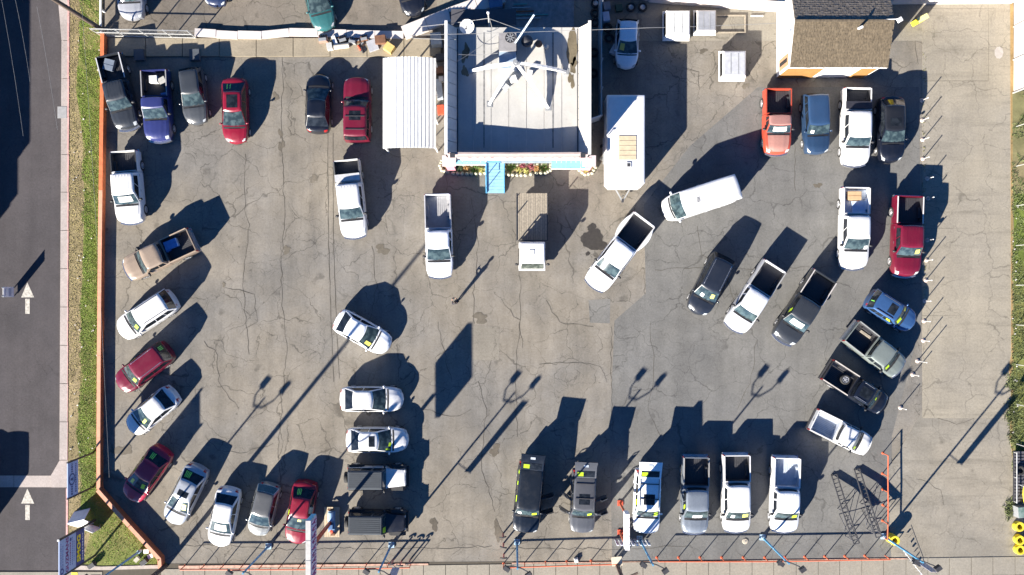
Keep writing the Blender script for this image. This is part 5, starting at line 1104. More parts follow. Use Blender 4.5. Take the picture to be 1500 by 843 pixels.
lamp_post('blue lamp post below the white suv', 936.7, 789)
lamp_post('blue lamp post below the silver white pickup', 1116.6, 787)
lamp_post('blue lamp post beside the yellow tyre at the driveway corner', 1294, 785.5, banner=True)
# delineator posts along the driveway edge
for i, (x, y) in enumerate([(1350.5, 147.5), (1351, 176.5), (1351.5, 205), (1352, 233), (1358, 262), (1359, 291), (1358, 352), (1357, 381.5), (1356, 411), (1354.5, 441), (1353.5, 470.5), (1352.5, 499), (1344, 529), (1337, 549), (1319, 597.5)]):
    w_ = ('beside the black suv, topmost post', 'just below the topmost post', 'level with the nose of the black suv', 'just above the dark red pickup', 'near the tail of the dark red pickup', 'beside the bed of the dark red pickup', 'beside the cab of the dark red pickup', 'beside the hood of the dark red pickup', 'just below the dark red pickup', 'above the nose of the blue wagon', 'right of the nose of the blue wagon', 'between the blue wagon and the grey green pickup', 'right of the grey green pickup nose', 'below the grey green pickup nose', 'right of the small black pickup')[i]
    t = thing('delineator_post', f'thin white post at the driveway edge {w_}', 'post', (*P(x, y), 0), 0, 'white posts along the driveway edge'); h_ = .92 if i != 12 else 1.4
    obj('post', MB().tube((0, 0, 0), (0, 0, h_), .033, 8), plain('post_white', (.42, .41, .40), .6), t); obj('base', MB().rev([(.17, 0), (.15, .05), (.05, .09)], 12), plain('post_base', (.50, .40, .36), .7), t); obj('cap', MB().ell((0, 0, h_), (.045, .045, .04), 8, 4), WHITE, t)
# utility poles and wires
polew = plain('pole_wood', (.085, .06, .045), .85, var=.3)
def utility_pole(label, x, y, h, arm=0.):
    t = thing('utility_pole', label, 'utility pole', (*P(x, y), 0)); obj('pole', MB().tube((0, 0, 0), (0, 0, h), .17, 12, .12), polew, t)
    for z in (h-.4, h-1.5): obj('crossarm', MB().beam((-1.15*math.cos(arm), -1.15*math.sin(arm), z), (1.15*math.cos(arm), 1.15*math.sin(arm), z), .12, .14), polew, t)
    for q in (-.95, .95): obj('insulator', MB().rev([(.04, 0), (.08, .05), (.06, .12), (0, .16)], 8, (q*math.cos(arm), q*math.sin(arm), h-.33)), GREY, t)
utility_pole('tall dark wooden utility pole at the bottom left corner of the lot', 243, 829, 13.2, .9)
utility_pole('wooden utility pole leaning into view at the top left corner', 153, 46, 11.0, .2)
utility_pole('short dark wooden pole on the front walk below the picket row', 902.5, 823.5, 5.2, .4)
wire = plain('cable_grey', (.20, .20, .20), .5)
def cable(label, a, e, sag=.5, r=.014, mt=None, name='cable'):
    m = MB(); A, B = Vector(a), Vector(e); n = 12; m.path([A.lerp(B, i/n)+Vector((0, 0, -sag*4*(i/n)*(1-i/n))) for i in range(n+1)], r, 5); return tag(obj(name, m, mt or wire), label, 'cable')
def PH(x, y, h): return (*P(x, y, h), h)
cable('pale overhead cable across the office roof to the hut', PH(600, 52, 5.4), PH(950, 41, 5.6), .1); cable('pale overhead cable from the yard to the hut wall', PH(950, 41, 5.6), PH(1142, 34, 4.4), .1)
cable('thin overhead wire slanting across the shaded road at the far left', PH(2, -2, 8.5), PH(34, 200, 8.0), .1, .007); cable('thin overhead wire beside it across the shaded road', PH(22, -2, 8.5), PH(44, 120, 8.2), .1, .007)
cable('thin overhead wire over the sunlit road', PH(54, 10, 8.5), PH(84, 190, 8.0), .1, .007); cable('thin overhead wire along the verge', PH(120, 10, 8.2), PH(160, 700, 7.6), .2, .007)
cable('pale wire over the wire fence', PH(140, 42, 4), PH(296, 46, 3.4), .1, .014); cable('pale wire from the fence corner to the office roof', PH(604, 56, 3.0), PH(668, 58, 4.4), .1, .02)
cable('second pale wire from the fence corner to the office roof', PH(610, 40, 3.0), PH(716, 27, 5.2), .1, .02); cable('loose white wire lying over the left part of the office roof', PH(670, 90, 4.7), PH(726, 52, 4.2), .2, .014)
cable('grey service wire sagging over the office roof', PH(672, 80, 4.2), PH(730, 78, 4.1), .3, .014)
mp = thing('service_mast', 'white capped service mast behind the office roof', 'mast', (*P(716, 30, 3.6), 0)); obj('pipe', MB().tube((0, 0, 0), (0, 0, 5.2), .05, 8), galv, mp); obj('cap', MB().ell((0, 0, 5.2), (.11, .11, .10), 8, 5), WHITE, mp)
cable('white guy wire from the service mast to the roof', PH(717, 27, 5.1), PH(722, 46, 3.5), .0, .02); cable('white guy wire from the service mast towards the condenser', PH(718, 28, 5.1), PH(762, 44, 4.4), .0, .02)

# ------------------------------------------------------------------ signs
def text_on_east(par, body, size, mt, y, z, x=0.0, sx=1.0, bold=.0, nm='lettering'):
    return letters(nm, body, size, mt, par, (x, y, z), (R(90), 0, R(90)), bold, sx)
purple, navy, skyb = plain('sign_purple', (.20, .025, .16), .5), plain('sign_navy', (.025, .04, .20), .5), plain('sign_pale_blue', (.36, .44, .62), .45, var=.05)
# the big two-post board: pale upper field, navy lower strip
y0, y1 = P(0, 812)[1], P(0, 762.5)[1]; X = P(140.5, 0)[0]
bb = thing('billboard', 'tall two post board reading guzmans and smog at the bottom left corner', 'sign', (X, (y0+y1)/2, 0)); hy = (y1-y0)/2
for s_ in (-1, 1): obj('post', MB().box((0, s_*(hy+.05), 2.56), (.12, .11, 5.12)), DARK, bb); obj('post_cap', MB().box((0, s_*(hy+.05), 5.14), (.14, .13, .05)), WHITE, bb)
up = obj('upper_panel', MB().box((0, 0, 3.98), (.06, 2*hy-.03, 2.16)), skyb, bb); lo = obj('lower_panel', MB().box((0, 0, 2.31), (.06, 2*hy-.03, 1.16)), navy, bb)
text_on_east(up, 'GUZMANS', .50, purple, 0, 4.05, .034, 1.02, .012); text_on_east(lo, 'SMOG', .62, plain('sign_yellow', (.80, .66, .02), .5), -.02, 2.50, .034, 1.10, .025)
dk = plain('small_print', (.13, .16, .34), .6)
for k_, (z, yy, ln) in enumerate([(4.86, .0, 1.9), (4.62, -.1, 1.6), (3.66, .1, 1.3), (3.66, -.75, .2), (3.38, .05, 1.9), (3.16, 0, 1.4)]):       # lines of print too small to read
    m = MB(); q = -ln/2
    while q < ln/2: l = random.uniform(.05, .16); m.box((.034, yy+q+l/2, z), (.006, l, .09 if k_ != 2 else .13)); q += l+.05
    obj('print_line', m, dk if k_ != 2 else purple, up)
m = MB(); q = -1.0
while q < .9: l = random.uniform(.06, .18); m.box((.034, q+l/2, 1.98), (.006, l, .12)); q += l+.06
obj('print_line', m, plain('print_white', (.6, .64, .75), .6), lo)
obj('round_emblem', MB().rev([(.12, 0), (.22, .0), (.22, .006), (.12, .006)], 20, (.032, -hy+.30, 4.72), 'X'), navy, up); obj('round_emblem', MB().rev([(.0, 0), (.13, .0)], 12, (.036, hy-.32, 3.62), 'X'), navy, up)
# smaller two-post board with a ring emblem
y0, y1 = P(0, 712)[1], P(0, 664)[1]; X = P(137.5, 0)[0]
b2 = thing('signboard', 'pale blue two post board with a dark ring emblem on the verge', 'sign', (X, (y0+y1)/2, 0)); hy = (y1-y0)/2
for s_ in (-1, 1): obj('post', MB().box((0, s_*(hy+.05), 1.86), (.11, .10, 3.72)), DARK, b2)
up = obj('panel', MB().box((0, 0, 3.0), (.06, 2*hy-.02, 1.38)), plain('sign_blue_grey', (.34, .42, .60), .45, var=.05), b2)
ringm = plain('emblem_navy', (.035, .06, .17), .5)
obj('ring_emblem', MB().rev([(.33, 0), (.42, 0), (.42, .008), (.33, .008)], 28, (.032, 0, 3.14), 'X'), ringm, up); obj('emblem_core', MB().box((.035, 0, 3.2), (.008, .16, .26)).box((.035, 0, 3.0), (.008, .30, .08)), ringm, up)
for (z, a, e, hh) in ((3.14, -1.1, -.48, .20), (3.14, .48, 1.1, .20), (2.62, -1.0, 1.0, .15)):
    m = MB(); q = a
    while q < e: l = min(e-q+.01, random.uniform(.06, .15)); m.box((.034, q+l/2, z), (.006, l, hh)); q += l+.05
    obj('print_line', m, ringm, up)
# tall white cabinet sign on a red pole (reads along its east face) and its twin on two red posts
cs = thing('cabinet_sign', 'long white cabinet sign with magenta letters on a red pole beside the red sedan', 'sign', (*P(484.5, 765), 0))
obj('pole', MB().tube((0, 0, 0), (0, 0, 5.0), .14, 12), REDM, cs)
fcm = plain('sign_face_lilac', (.56, .50, .60), .4); cab = obj('cabinet', MB().box((-.02, -.03, 6.0), (.33, 4.0, 1.62)), plain('cabinet_white', (.42, .41, .39), .45), cs)
obj('end_panel', MB().box((-.02, 1.985, 6.0), (.30, .04, 1.56)), plain('end_blue', (.10, .40, .60), .5), cs); fc = obj('sign_face', MB().box((.155, -.03, 6.0), (.03, 3.84, 1.54)), fcm, cs)
mg = plain('sign_magenta', (.36, .04, .17), .5)
for i in range(9):                                       # letters worn and foreshortened past reading: angular strokes
    y = -1.72+i*.42; obj('sign_letter', MB().beam((.178, y-.12, 5.45), (.178, y+.06*(i % 3-1), 6.55), .09, .012).beam((.178, y+.13, 5.45), (.178, y+.08*(i % 2), 6.55), .09, .012).box((.178, y+.02, 5.75+.4*(i % 2)), (.012, .26, .16)), mg, fc)
for i in range(2): obj('cabinet_seam', MB().box((-.02, -.65+1.3*i, 6.815), (.31, .03, .012)), GREY, cab)
ps = thing('panel_sign', 'narrow white panel sign on two red posts beside the white suv', 'sign', (*P(908.5, 757), 0))
for q in (1.0, -1.15): obj('post', MB().tube((-.02, q, 0), (0, q, 3.0), .085, 10), ORANGE, ps)
obj('base', MB().box((0, 1.0, .04), (.4, .4, .08)).box((0, -1.15, .04), (.4, .4, .08)), REDM, ps)
pn = obj('panel', MB().box((0, -.02, 3.45), (.30, 2.50, .95)), plain('panel_white', (.70, .67, .66), .5, var=.1), ps)
for i in range(4): obj('panel_seam', MB().box((0, -.9+.6*i, 3.93), (.28, .025, .012)), plain('seam_pink', (.6, .48, .48), .6), pn)
pk = thing('picket_fence', 'short row of white pickets under the narrow white panel sign', 'fence', (*P(924, 790), 0))
for i in range(9):
    xx = P(901.5+5.6*i, 790)[0]-pk.location.x; obj('picket', MB().box((xx, 0, .80), (.17, .05, 1.5)), plain('picket_white', (.62, .66, .72), .6), pk)
for z in (.4, 1.1): obj('rail', MB().box((0, .05, z), (2.5, .04, .08)), GREY, pk)
t = thing('crate_stack', 'two cream boards stacked on a stand at the left end of the picket row', 'stand', (*P(901, 815), 0), .1); obj('board', MB().box((0, 0, .95), (.75, .5, .06)), plain('cream_board', (.56, .48, .36), .7), t); obj('board', MB().box((.03, -.3, .80), (.75, .3, .06)), plain('cream_board', (.56, .48, .36), .7), t); obj('leg', MB().box((0, 0, .45), (.12, .12, .9)), DARK, t)
rs = thing('road_sign', 'white road sign at the left edge by the straight arrow', 'road sign', (*P(21, 428), 0), R(90))
obj('post', MB().box((-.3, .02, .74), (.06, .05, 1.46)).box((.3, .02, .74), (.06, .05, 1.46)), GREY, rs); sp = obj('panel', MB().box((0, -.03, .78), (.74, .04, 1.30)), WHITE, rs); obj('panel_edge', MB().box((0, -.055, .62), (.56, .012, .30)).box((0, -.055, 1.15), (.5, .012, .08)), plain('sign_print', (.30, .33, .40), .6), sp)
# A-frame boards on the grass
af = thing('sandwich_board', 'white sandwich board standing on the grass triangle', 'sandwich board', (*P(124, 758), 0), R(14))
for s_ in (-1, 1): obj('board', MB().add([(-.62, s_*.62, .02), (.62, s_*.62, .02), (.62, s_*.04, 1.25), (-.62, s_*.04, 1.25), (-.62, s_*.58, .02), (.62, s_*.58, .02), (.62, 0, 1.22), (-.62, 0, 1.22)], [(0, 1, 2, 3), (5, 4, 7, 6), (0, 3, 7, 4), (1, 5, 6, 2), (2, 6, 7, 3)]), plain('board_white', (.70, .72, .74), .5), af)
sb = thing('standing_board', 'thin white board standing upright on the grass beside the sandwich board', 'board', (*P(140, 770), 0), R(-22)); obj('board', MB().box((0, 0, .72), (.95, .05, 1.2)), WHITE, sb)
for s_ in (-1, 1): obj('foot', MB().box((s_*.35, 0, .06), (.06, .4, .12)), GREY, sb)
for i, (x, y, l) in enumerate([(217, 806, 'white ground box at the top of the corner light group'), (223, 813, 'white ground box nearest the wall corner'), (203, 818, 'pale round stone cover left of the dark ground light')]):
    t = thing('ground_box', l, 'ground box', (*P(x, y), .1), .4*i); obj('case', MB().box((0, 0, .12), (.36, .28, .24), top=.9), WHITE if i < 2 else plain('stone_pale', (.4, .36, .28), .8), t); obj('lid', MB().box((0, 0, .255), (.38, .30, .03)), WHITE if i < 2 else plain('stone_pale', (.4, .36, .28), .8), t)
for i, (x, y, l) in enumerate([(214, 821, 'dark ground floodlight in the corner of the grass triangle'), (138, 826, 'black and white ground floodlight below the guzmans board')]):
    t = thing('ground_floodlight', l, 'floodlight', (*P(x, y), .1), .6); obj('housing', MB().box((0, 0, .28), (.62, .34, .30), top=.8), DARK, t); obj('bracket', MB().box((0, 0, .07), (.3, .08, .14)), GREY, t); obj('lens', MB().box((0, -.175, .28), (.5, .02, .2)), LAMPG, t)
# ------------------------------------------------------------------ car display ramps
def car_ramp(label, lo_, hi_):
    A, B = Vector((*P(*lo_, .12), .12)), Vector((*P(*hi_, 1.35), 1.35)); c = Vector((A.x, A.y, 0)); t = thing('car_ramp', label, 'car ramp', c, 0, 'car display ramps'); A, B = A-c, B-c
    mid = A.lerp(B, .52)+Vector((-.07, -.02, .12)); d = (B-A); d.z = 0; d.normalize(); n = Vector((-d.y, d.x, 0))
    for s_ in (-1, 1):
        m = MB(); m.beam(A+n*.2*s_, mid+n*.2*s_, .065, .12); m.beam(mid+n*.2*s_, B+n*.2*s_, .065, .12); m.beam(A+n*.2*s_, A+n*.2*s_+Vector((0, 0, -.1)), .05, .05); obj('side_rail', m, plain('ramp_steel', (.045, .045, .05), .6), t)
    N_ = 17
    for i in range(N_+1):
        u = i/N_; p = A.lerp(mid, u/.52) if u < .52 else mid.lerp(B, (u-.52)/.48); obj('rung', MB().beam(p-n*.19, p+n*.19, .055, .03), plain('rung_steel', (.055, .055, .06), .6), t)
    q = MB()
    for s_ in (-1, 1):
        for p in (mid, B-d*.25):
            q.beam(p+n*.2*s_, Vector((p.x, p.y, 0))+n*.26*s_, .04, .04)
        q.beam(mid+n*.2*s_, Vector((B.x, B.y, 0))-d*.5+n*.24*s_, .022, .022); q.beam(B+n*.2*s_, Vector((mid.x, mid.y, 0))+d*.4+n*.24*s_, .035, .035)
    q.beam(Vector((mid.x, mid.y, .3))-n*.26, Vector((mid.x, mid.y, .3))+n*.26, .04, .04); q.beam(Vector((B.x, B.y, .4))-d*.25-n*.26, Vector((B.x, B.y, .4))-d*.25+n*.26, .04, .04)
    obj('trestle', q, plain('ramp_steel', (.10, .10, .11), .6), t)
car_ramp('left one of two dark steel ladder ramps for showing cars', (1222, 696), (1255, 797))
car_ramp('right one of two dark steel ladder ramps, ending at the blue lamp post', (1255.5, 688), (1287.5, 787))
# yellow tyres
yt = plain('yellow_tyre_paint', (.62, .50, .03), .6, var=.18)
def tyre_mesh(r, wd): return MB().rev([(r*.55, -wd/2+.02), (r*.75, -wd/2), (r*.95, -wd/2+.01), (r, -wd/4), (r, wd/4), (r*.95, wd/2-.01), (r*.75, wd/2), (r*.55, wd/2-.02), (r*.60, 0), (r*.55, -wd/2+.02)], 22)
ytm = obj('tyre', tyre_mesh(.36, .22), yt, None, 45); tym = obj('tyre', tyre_mesh(.34, .22), TYRE, None, 45); YT, TY = ytm.data, tym.data; bpy.data.objects.remove(ytm); bpy.data.objects.remove(tym)
def tyre_stack(label, x, y, n, data, tilt=0., group='yellow painted tyres', name='tyre_stack'):
    for i in range(n):
        h = .115+i*.215; p = P(x, y); o = obj('tyre', data, None, loc=(p[0]+random.uniform(-.02, .02), p[1]+random.uniform(-.02, .02), h)); o.rotation_euler = (tilt, 0, random.uniform(0, 6)); tag(o, label[i], 'tyre', group)
tyre_stack(['yellow tyre at the bottom of the stack round the blue lamp post', 'second yellow tyre up round the blue lamp post', 'third yellow tyre up round the blue lamp post', 'topmost yellow tyre round the blue lamp post at the driveway corner'], 1303.5, 787, 4, YT)
for i, (x, y) in enumerate([(1489, 770), (1490, 789.5), (1490, 804)]):
    nm = ('upper', 'middle', 'lower')[i]; tyre_stack([f'{j} yellow tyre of the {nm} stack at the lower right edge' for j in ('bottom', 'top')], x, y, 2, YT)
# slatted trailer at the right edge
ut = thing('utility_trailer', 'flat trailer with black slatted deck and pale rails at the right edge', 'trailer', (*P(1493, 697), 0))
for i in range(16): obj('slat', MB().box((.1, -1.75+.235*i, .42), (1.4, .17, .04)), plain('dark_slat', (.07, .068, .08), .7), ut)
for xx in (-.62, .12): obj('rail', MB().tube((xx, -1.85, .75), (xx, 1.85, .75), .035, 8), galv, ut); [obj('post', MB().tube((xx, y, .4), (xx, y, .75), .03, 6), galv, ut) for y in (-1.8, 0, 1.8)]
obj('frame', MB().box((.1, 0, .34), (1.5, 3.7, .08)), DARK, ut)
o = obj('tyre', TY, None, loc=(*P(1487.5, 687), .56)); tag(o, 'black tyre lying on the slatted trailer', 'tyre')
o = thing('kayak', 'yellow plastic slide piece resting on the slatted trailer', 'slide', (*P(1496, 724), .5), R(95)); obj('hull', MB().ell((0, 0, .1), (.85, .24, .16), 14, 8), YELL, o); obj('rim', MB().ell((0, 0, .2), (.5, .12, .08), 10, 5), plain('dark_yellow', (.5, .4, .02), .5), o); o.name = 'slide'
t = thing('glass_cabinet', 'small glass topped cabinet between the slatted trailer and the yellow tyres', 'cabinet', (*P(1491, 747), 0), .1); obj('case', MB().box((0, 0, .35), (.8, .8, .7)), GREY, t); obj('top', MB().box((0, 0, .72), (.74, .74, .03)), glass('cabinet_glass', (.1, .16, .14), (.2, .26, .24)), t)
# bunting from the corner post, flags one by one
A, B = Vector(PH(1319, 801, .75)), Vector(PH(1352, 844, .30)); bn = thing('bunting', 'string of white twisted flags from the corner lamp post to the street', 'bunting', A); obj('cord', MB().tube((0, 0, 0), B-A, .012, 4), WHITE, bn)
for i in range(9): p = (B-A)*((i+.5)/9); obj('flag', MB().box((0, 0, 0), (.15, .015, .16), m=Matrix.Translation(p+Vector((0, 0, -.14))) @ Matrix.Rotation(i*.9, 4, 'Z')), WHITE, bn)
lt = MB()
for i in range(60):
    x_, y_ = (random.uniform(104, 147), random.uniform(60, 700)) if i < 40 else (random.uniform(1482, 1490), random.uniform(300, 700)); X_, Y_ = P(x_, y_); z_ = .17 if i < 40 else .12; lt.box((X_, Y_, z_), (random.uniform(.05, .14), random.uniform(.04, .1), .03), rz=random.uniform(0, 3))
o = obj('litter', lt, plain('litter_paper', (.5, .48, .44), .8, var=.4)); o['kind'] = 'stuff'
# machine on a pallet beside the red sign pole
pl = thing('machine_pallet', 'low wooden pallet beside the red sedan and the black jeep', 'pallet', (*P(487, 764), 0))
for i in range(7): obj('plank', MB().box((-.48+.16*i, 0, .19), (.145, 2.2, .04)), plain('pallet_wood', (.44, .36, .25), .8, var=.2, sc=6), pl)
for y in (-.95, 0, .95): obj('bearer', MB().box((0, y, .085), (1.1, .12, .165)), WOOD, pl)
mc = thing('pump_unit', 'pale blue pump unit with red fittings on the wooden pallet', 'pump', (*P(487, 764), .21)); lb_ = plain('machine_blue', (.26, .42, .60), .5)
obj('base_plate', MB().box((0, .05, .05), (.5, 1.5, .10)), lb_, mc); obj('motor', MB().tube((0, .2, .32), (0, .78, .32), .22, 14), lb_, mc); obj('pump_body', MB().box((0, -.25, .3), (.36, .4, .4), top=.8), plain('machine_dark_blue', (.05, .13, .28), .5), mc)
obj('valve', MB().rev([(0, .0), (.13, .02), (.13, .1), (0, .12)], 12, (.02, -.62, .2)), REDM, mc); obj('bracket', MB().box((.1, -.85, .12), (.3, .16, .2)), RUST, mc); obj('pipe', MB().path([(-.1, .85, .2), (-.25, 1.0, .2), (.2, 1.0, .2)], .05), RUST, mc)
# ------------------------------------------------------------------ scrap along the ledge and the yards
def cyl_item(nm, lab, cat, x, y, z, L_, r, mt, rz=0., mt2=None):
    t = thing(nm, lab, cat, (*P(x, y, z), z), rz); obj('drum', MB().tube((-L_/2, 0, r), (L_/2, 0, r), r, 14), mt, t, 40); obj('end_cap', MB().tube((L_/2, 0, r), (L_/2+.04, 0, r), r*.7, 12), mt2 or mt, t); return t
def box_item(nm, lab, cat, x, y, z, d, mt, rz=0., mt2=None):
    t = thing(nm, lab, cat, (*P(x, y, z), z), rz); obj('case', MB().box((0, 0, d[2]/2), d, top=.94), mt, t); obj('lid', MB().box((0, 0, d[2]+.02), (d[0]*.96, d[1]*.96, .03)), mt2 or mt, t); return t
def engine(lab, x, y, z, mt, rz, s_=1.):
    t = thing('engine_part', lab, 'engine part', (*P(x, y, z), z), rz); obj('block', MB().box((0, 0, .2*s_), (.62*s_, .36*s_, .38*s_), top=.8), mt, t); m = MB()
    for i in range(4): m.tube((-.22*s_+.15*s_*i, .1, .3*s_), (-.22*s_+.15*s_*i, .3*s_, .16*s_), .05*s_, 6)
    obj('manifold', m, RUST, t); obj('head', MB().box((0, -.06, .42*s_), (.5*s_, .2*s_, .08)), GREY, t)
zl = .13
engine('rusty pink axle housing at the left end of the scrap row', 474, 59.5, zl, plain('rust_pink', (.30, .17, .13), .8), .1, 1.1); engine('dark engine block leaning on the white fence', 503, 60, zl, DARK, .3); engine('grey gearbox in the scrap row', 517, 62, zl, GREY, -.2, .9); engine('brown engine block in the scrap row beside the pallet sheet', 534, 58, zl, RUST, .2, .9)
box_item('white_bracket', 'white sheet metal bracket in front of the scrap row', 'bracket', 491, 61, zl, (.28, .7, .25), WHITE, .4)
box_item('grey_canister', 'grey canister left of the white tank', 'canister', 484, 70, zl, (.42, .5, .4), plain('canister_grey', (.42, .42, .40), .5), .2); cyl_item('white_tank', 'white cylindrical tank lying on the ledge', 'tank', 501, 69, zl, 1.1, .20, plain('tank_cream', (.55, .50, .42), .5), .12)
cyl_item('red_cylinder', 'small red hydraulic cylinder on the ledge', 'cylinder', 527, 71, zl, .42, .09, REDM, -1.0, DARK); cyl_item('black_cylinder', 'small black cylinder beside the red one', 'cylinder', 531, 74, zl, .4, .08, DARK, -1.2)
box_item('steel_sheet', 'slanted grey steel panel at the right of the scrap row', 'panel', 546, 67, zl, (.75, .85, .08), plain('panel_grey', (.33, .34, .37), .5), .35); box_item('rusty_box', 'rusty brown metal box behind the yellow box', 'box', 558, 60, zl, (.8, .6, .4), RUST, .1); box_item('yellow_box', 'tan yellow wooden box at the right end of the scrap row', 'box', 571, 72, zl, (.7, .6, .45), plain('tan_yellow', (.56, .38, .13), .7), -.6)
for i in range(7): engine(f'{("small rusty casting", "small dark casting", "grey bracket casting", "small pale casting", "rusty flange", "dark bent casting", "grey flange")[i]} in the tangle of scrap by the fence', 496+i*7.2, 57.5+(i % 3)*4, zl, (RUST, DARK, GREY, plain('cast_pale', (.4, .38, .35), .6), RUST, DARK, GREY)[i], i*.8, .42)
# stands in the shade at the back of the left row
for i, (x, y, l) in enumerate([(206, 82, 'dark square stand in the shade behind the blue pickup'), (287, 82, 'dark square stand in the shade behind the grey hatchback')]): box_item('stand', l, 'stand', x, y, 0, (.75, .85, .3), plain('stand_slate', (.06, .07, .085), .6), .05)
# alley between carport and office
for (x, y, d, mt, nm, lab) in [(640, 62, (.8, .9, .9), plain('alley_grey', (.25, .27, .28), .6), 'cabinet', 'grey cabinet at the top of the alley beside the office'), (645, 105, (.55, .5, .5), RUST, 'crate', 'rusty crate against the office wall in the alley'), (644, 132, (.42, 1.5, .35), plain('alley_slate', (.36, .40, .45), .5), 'sheet_stack', 'blue grey stack of sheets in the alley'), (647, 118, (.35, .35, .5), plain('pale_tin', (.5, .47, .44), .5), 'tin', 'pale tin beside the rusty crate'), (646, 162, (.5, .7, .3), REDM, 'cart', 'red hand cart lying in the alley'), (645, 86, (.6, .5, .4), DARK, 'bin', 'black bin in the alley shade')]: box_item(nm, lab, nm.replace('_', ' '), x, y, 0, d, mt, .1)
for i, (a, e, l) in enumerate([((634, 160), (646, 148), 'upper'), ((634, 182), (648, 166), 'middle'), ((634, 204), (649, 188), 'lower')]):
    A, B = Vector((*P(*a), .03)), Vector((*P(*e), .03)); m = thing('steel_bar', f'{l} dark steel bar lying in the alley', 'bar', A); obj('bar', MB().beam((0, 0, 0), B-A, .07, .05), DARK, m); obj('end_plate', MB().box((0, 0, .04), (.12, .12, .02)), GREY, m)
# yard behind the office
pf = thing('steel_platform', 'flat steel sheet with pipes lying on it behind the office', 'platform', (*P(790, 22), 0)); obj('sheet', MB().box((0, 0, .06), (5.1, 2.3, .12)), plain('platform_steel', (.20, .19, .19), .6, var=.25), pf)
for i in range(5): y = -.35+.26*i; obj('pipe', MB().tube((-2.3+.1*i, y, .19), (.1-.25*i+.8*(i == 1), y+.05, .19), .055, 8), (GREY, plain('teal_pipe', (.06, .22, .22), .5), RUST)[i % 3], pf)
for i, (x, y, lab, data, gp) in enumerate([(872, 6, 'large dark tyre with pale rim at the top of the alley'), (882, 18, 'tyre leaning near the top of the grey fence'), (875, 30, 'tyre in the shade behind the office corner'), (888, 42, 'tyre beside the shaded hatchback'), (897, 55, 'brown edged tyre left of the shaded hatchback'), (924, 10, 'left tyre against the back fence'), (941, 10, 'right tyre against the back fence'), (705, 18, 'tyre with alloy rim behind the office'), (870, 72, 'tyre in the alley right of the office wall'), (869, 108, 'tyre lower down the alley right of the office')] and [(872, 6, 'large dark tyre with pale rim at the top of the alley', 1, 0), (871, 20, 'tyre lying below the pale rimmed one', 0, 0), (871, 34, 'tyre in the shade behind the office corner', 0, 0), (890, 42, 'tyre beside the shaded hatchback', 0, 0), (892, 57, 'brown edged tyre left of the shaded hatchback', 0, 0), (924, 12, 'left tyre with silver hub against the back fence', 1, 0), (941, 12, 'right tyre with silver hub against the back fence', 1, 0), (700, 26, 'tyre with alloy rim behind the office', 1, 0), (870, 78, 'tyre in the alley right of the office wall', 0, 0), (869, 108, 'tyre lower down the alley right of the office', 0, 0)]):
    p = P(x, y); o = obj('tyre', TY, None, loc=(*p, .12)); o.rotation_euler.z = i; tag(o, lab, 'tyre', 'loose black tyres in the yard')
    if data: obj('rim', MB().rev([(0, .02), (.07, .04), (.12, .0), (.185, .06)], 16), ALLOY, o, 50)
for (x, y, d, mt, nm, lab) in [(677, 21, (.5, .5, .45), plain('bright_red', (.60, .10, .06), .5), 'jerry_can', 'bright red fuel can behind the office'), (668, 25, (.9, .55, .5), DARK, 'tarp_pile', 'black covered pile left of the red can'), (690, 12, (.6, .5, .4), plain('pale_junk', (.5, .5, .47), .6), 'crate', 'pale crate beyond the red can'), (655, 30, (.6, .4, .35), RUST, 'crate', 'rusty crate at the corner of the slanting fence'), (726, 8, (1.0, .8, .7), plain('blue_tarp', (.08, .15, .26), .6), 'tarp_pile', 'blue covered pile behind the service mast'), (888, 12, (.5, .6, .5), plain('slate_bin', (.16, .2, .25), .5), 'bin', 'slate bin beside the top of the grey fence'), (887, 27, (.5, .7, .45), plain('pale_blue_bin', (.36, .46, .60), .5), 'washing_machine', 'pale blue appliance beside the grey fence'), (899, 74, (.45, .75, .3), plain('pale_case', (.46, .48, .50), .5), 'case', 'white case lying beside the shaded hatchback nose'), (906, 14, (.5, .5, .4), plain('dark_green', (.03, .07, .05), .6), 'barrel', 'dark green bin behind the shaded hatchback')]: box_item(nm, lab, nm.replace('_', ' '), x, y, 0, d, mt, -.5 if nm == 'case' else .15)
rm = thing('yard_shelter', 'dark lean-to roof behind the back wall of the office', 'shelter', (*P(690, 47), 0)); obj('roof', MB().box((1.0, .35, 2.3), (4.6, 1.1, .06)), plain('tar_roof', (.06, .06, .07), .8), rm)
for q in (-1.1, 3.1): obj('post', MB().box((q, .7, 1.1), (.09, .09, 2.2)), DARK, rm)
bl = thing('floor_lamp', 'yellow work light on a short post right of the hut', 'work light', (*P(1341, 34), 0), R(28)); obj('housing', MB().box((0, 0, .62), (.75, .34, 1.05), top=.96), YELL, bl); obj('cap', MB().box((0, 0, 1.17), (.78, .37, .05)), plain('pale_yellow', (.76, .70, .30), .5), bl); bl.name = 'yellow_cabinet'; bl['label'] = 'yellow upright cabinet standing right of the hut'; bl['category'] = 'cabinet'
wt = thing('wall_light', 'white floodlight fixed to the right gable of the hut', 'floodlight', PH(1308, 29, 4.3)); obj('arm', MB().beam((-.6, 0, 0), (.3, 0, .1), .05, .05), WHITE, wt); obj('lamp', MB().box((.42, -.05, .1), (.3, .3, .2), rz=.5), WHITE, wt)
mh = struct('utility_cover', MB().prism(px(blob((1463, 77.5), (6.2, 9), k=.02)), .016, .024), plain('pale_cover', (.33, .305, .28), .8))
for (x, y, l) in [(848, 822, 'piece')]: pass
pb = thing('paper_bag', 'small white bag lying on the asphalt below the grey suv', 'bag', (*P(844, 820.5), .01), .2); obj('bag', MB().box((0, 0, .11), (.30, .36, .2), top=.8), WHITE, pb); obj('fold', MB().box((0, .06, .22), (.2, .08, .03)), WHITE, pb)
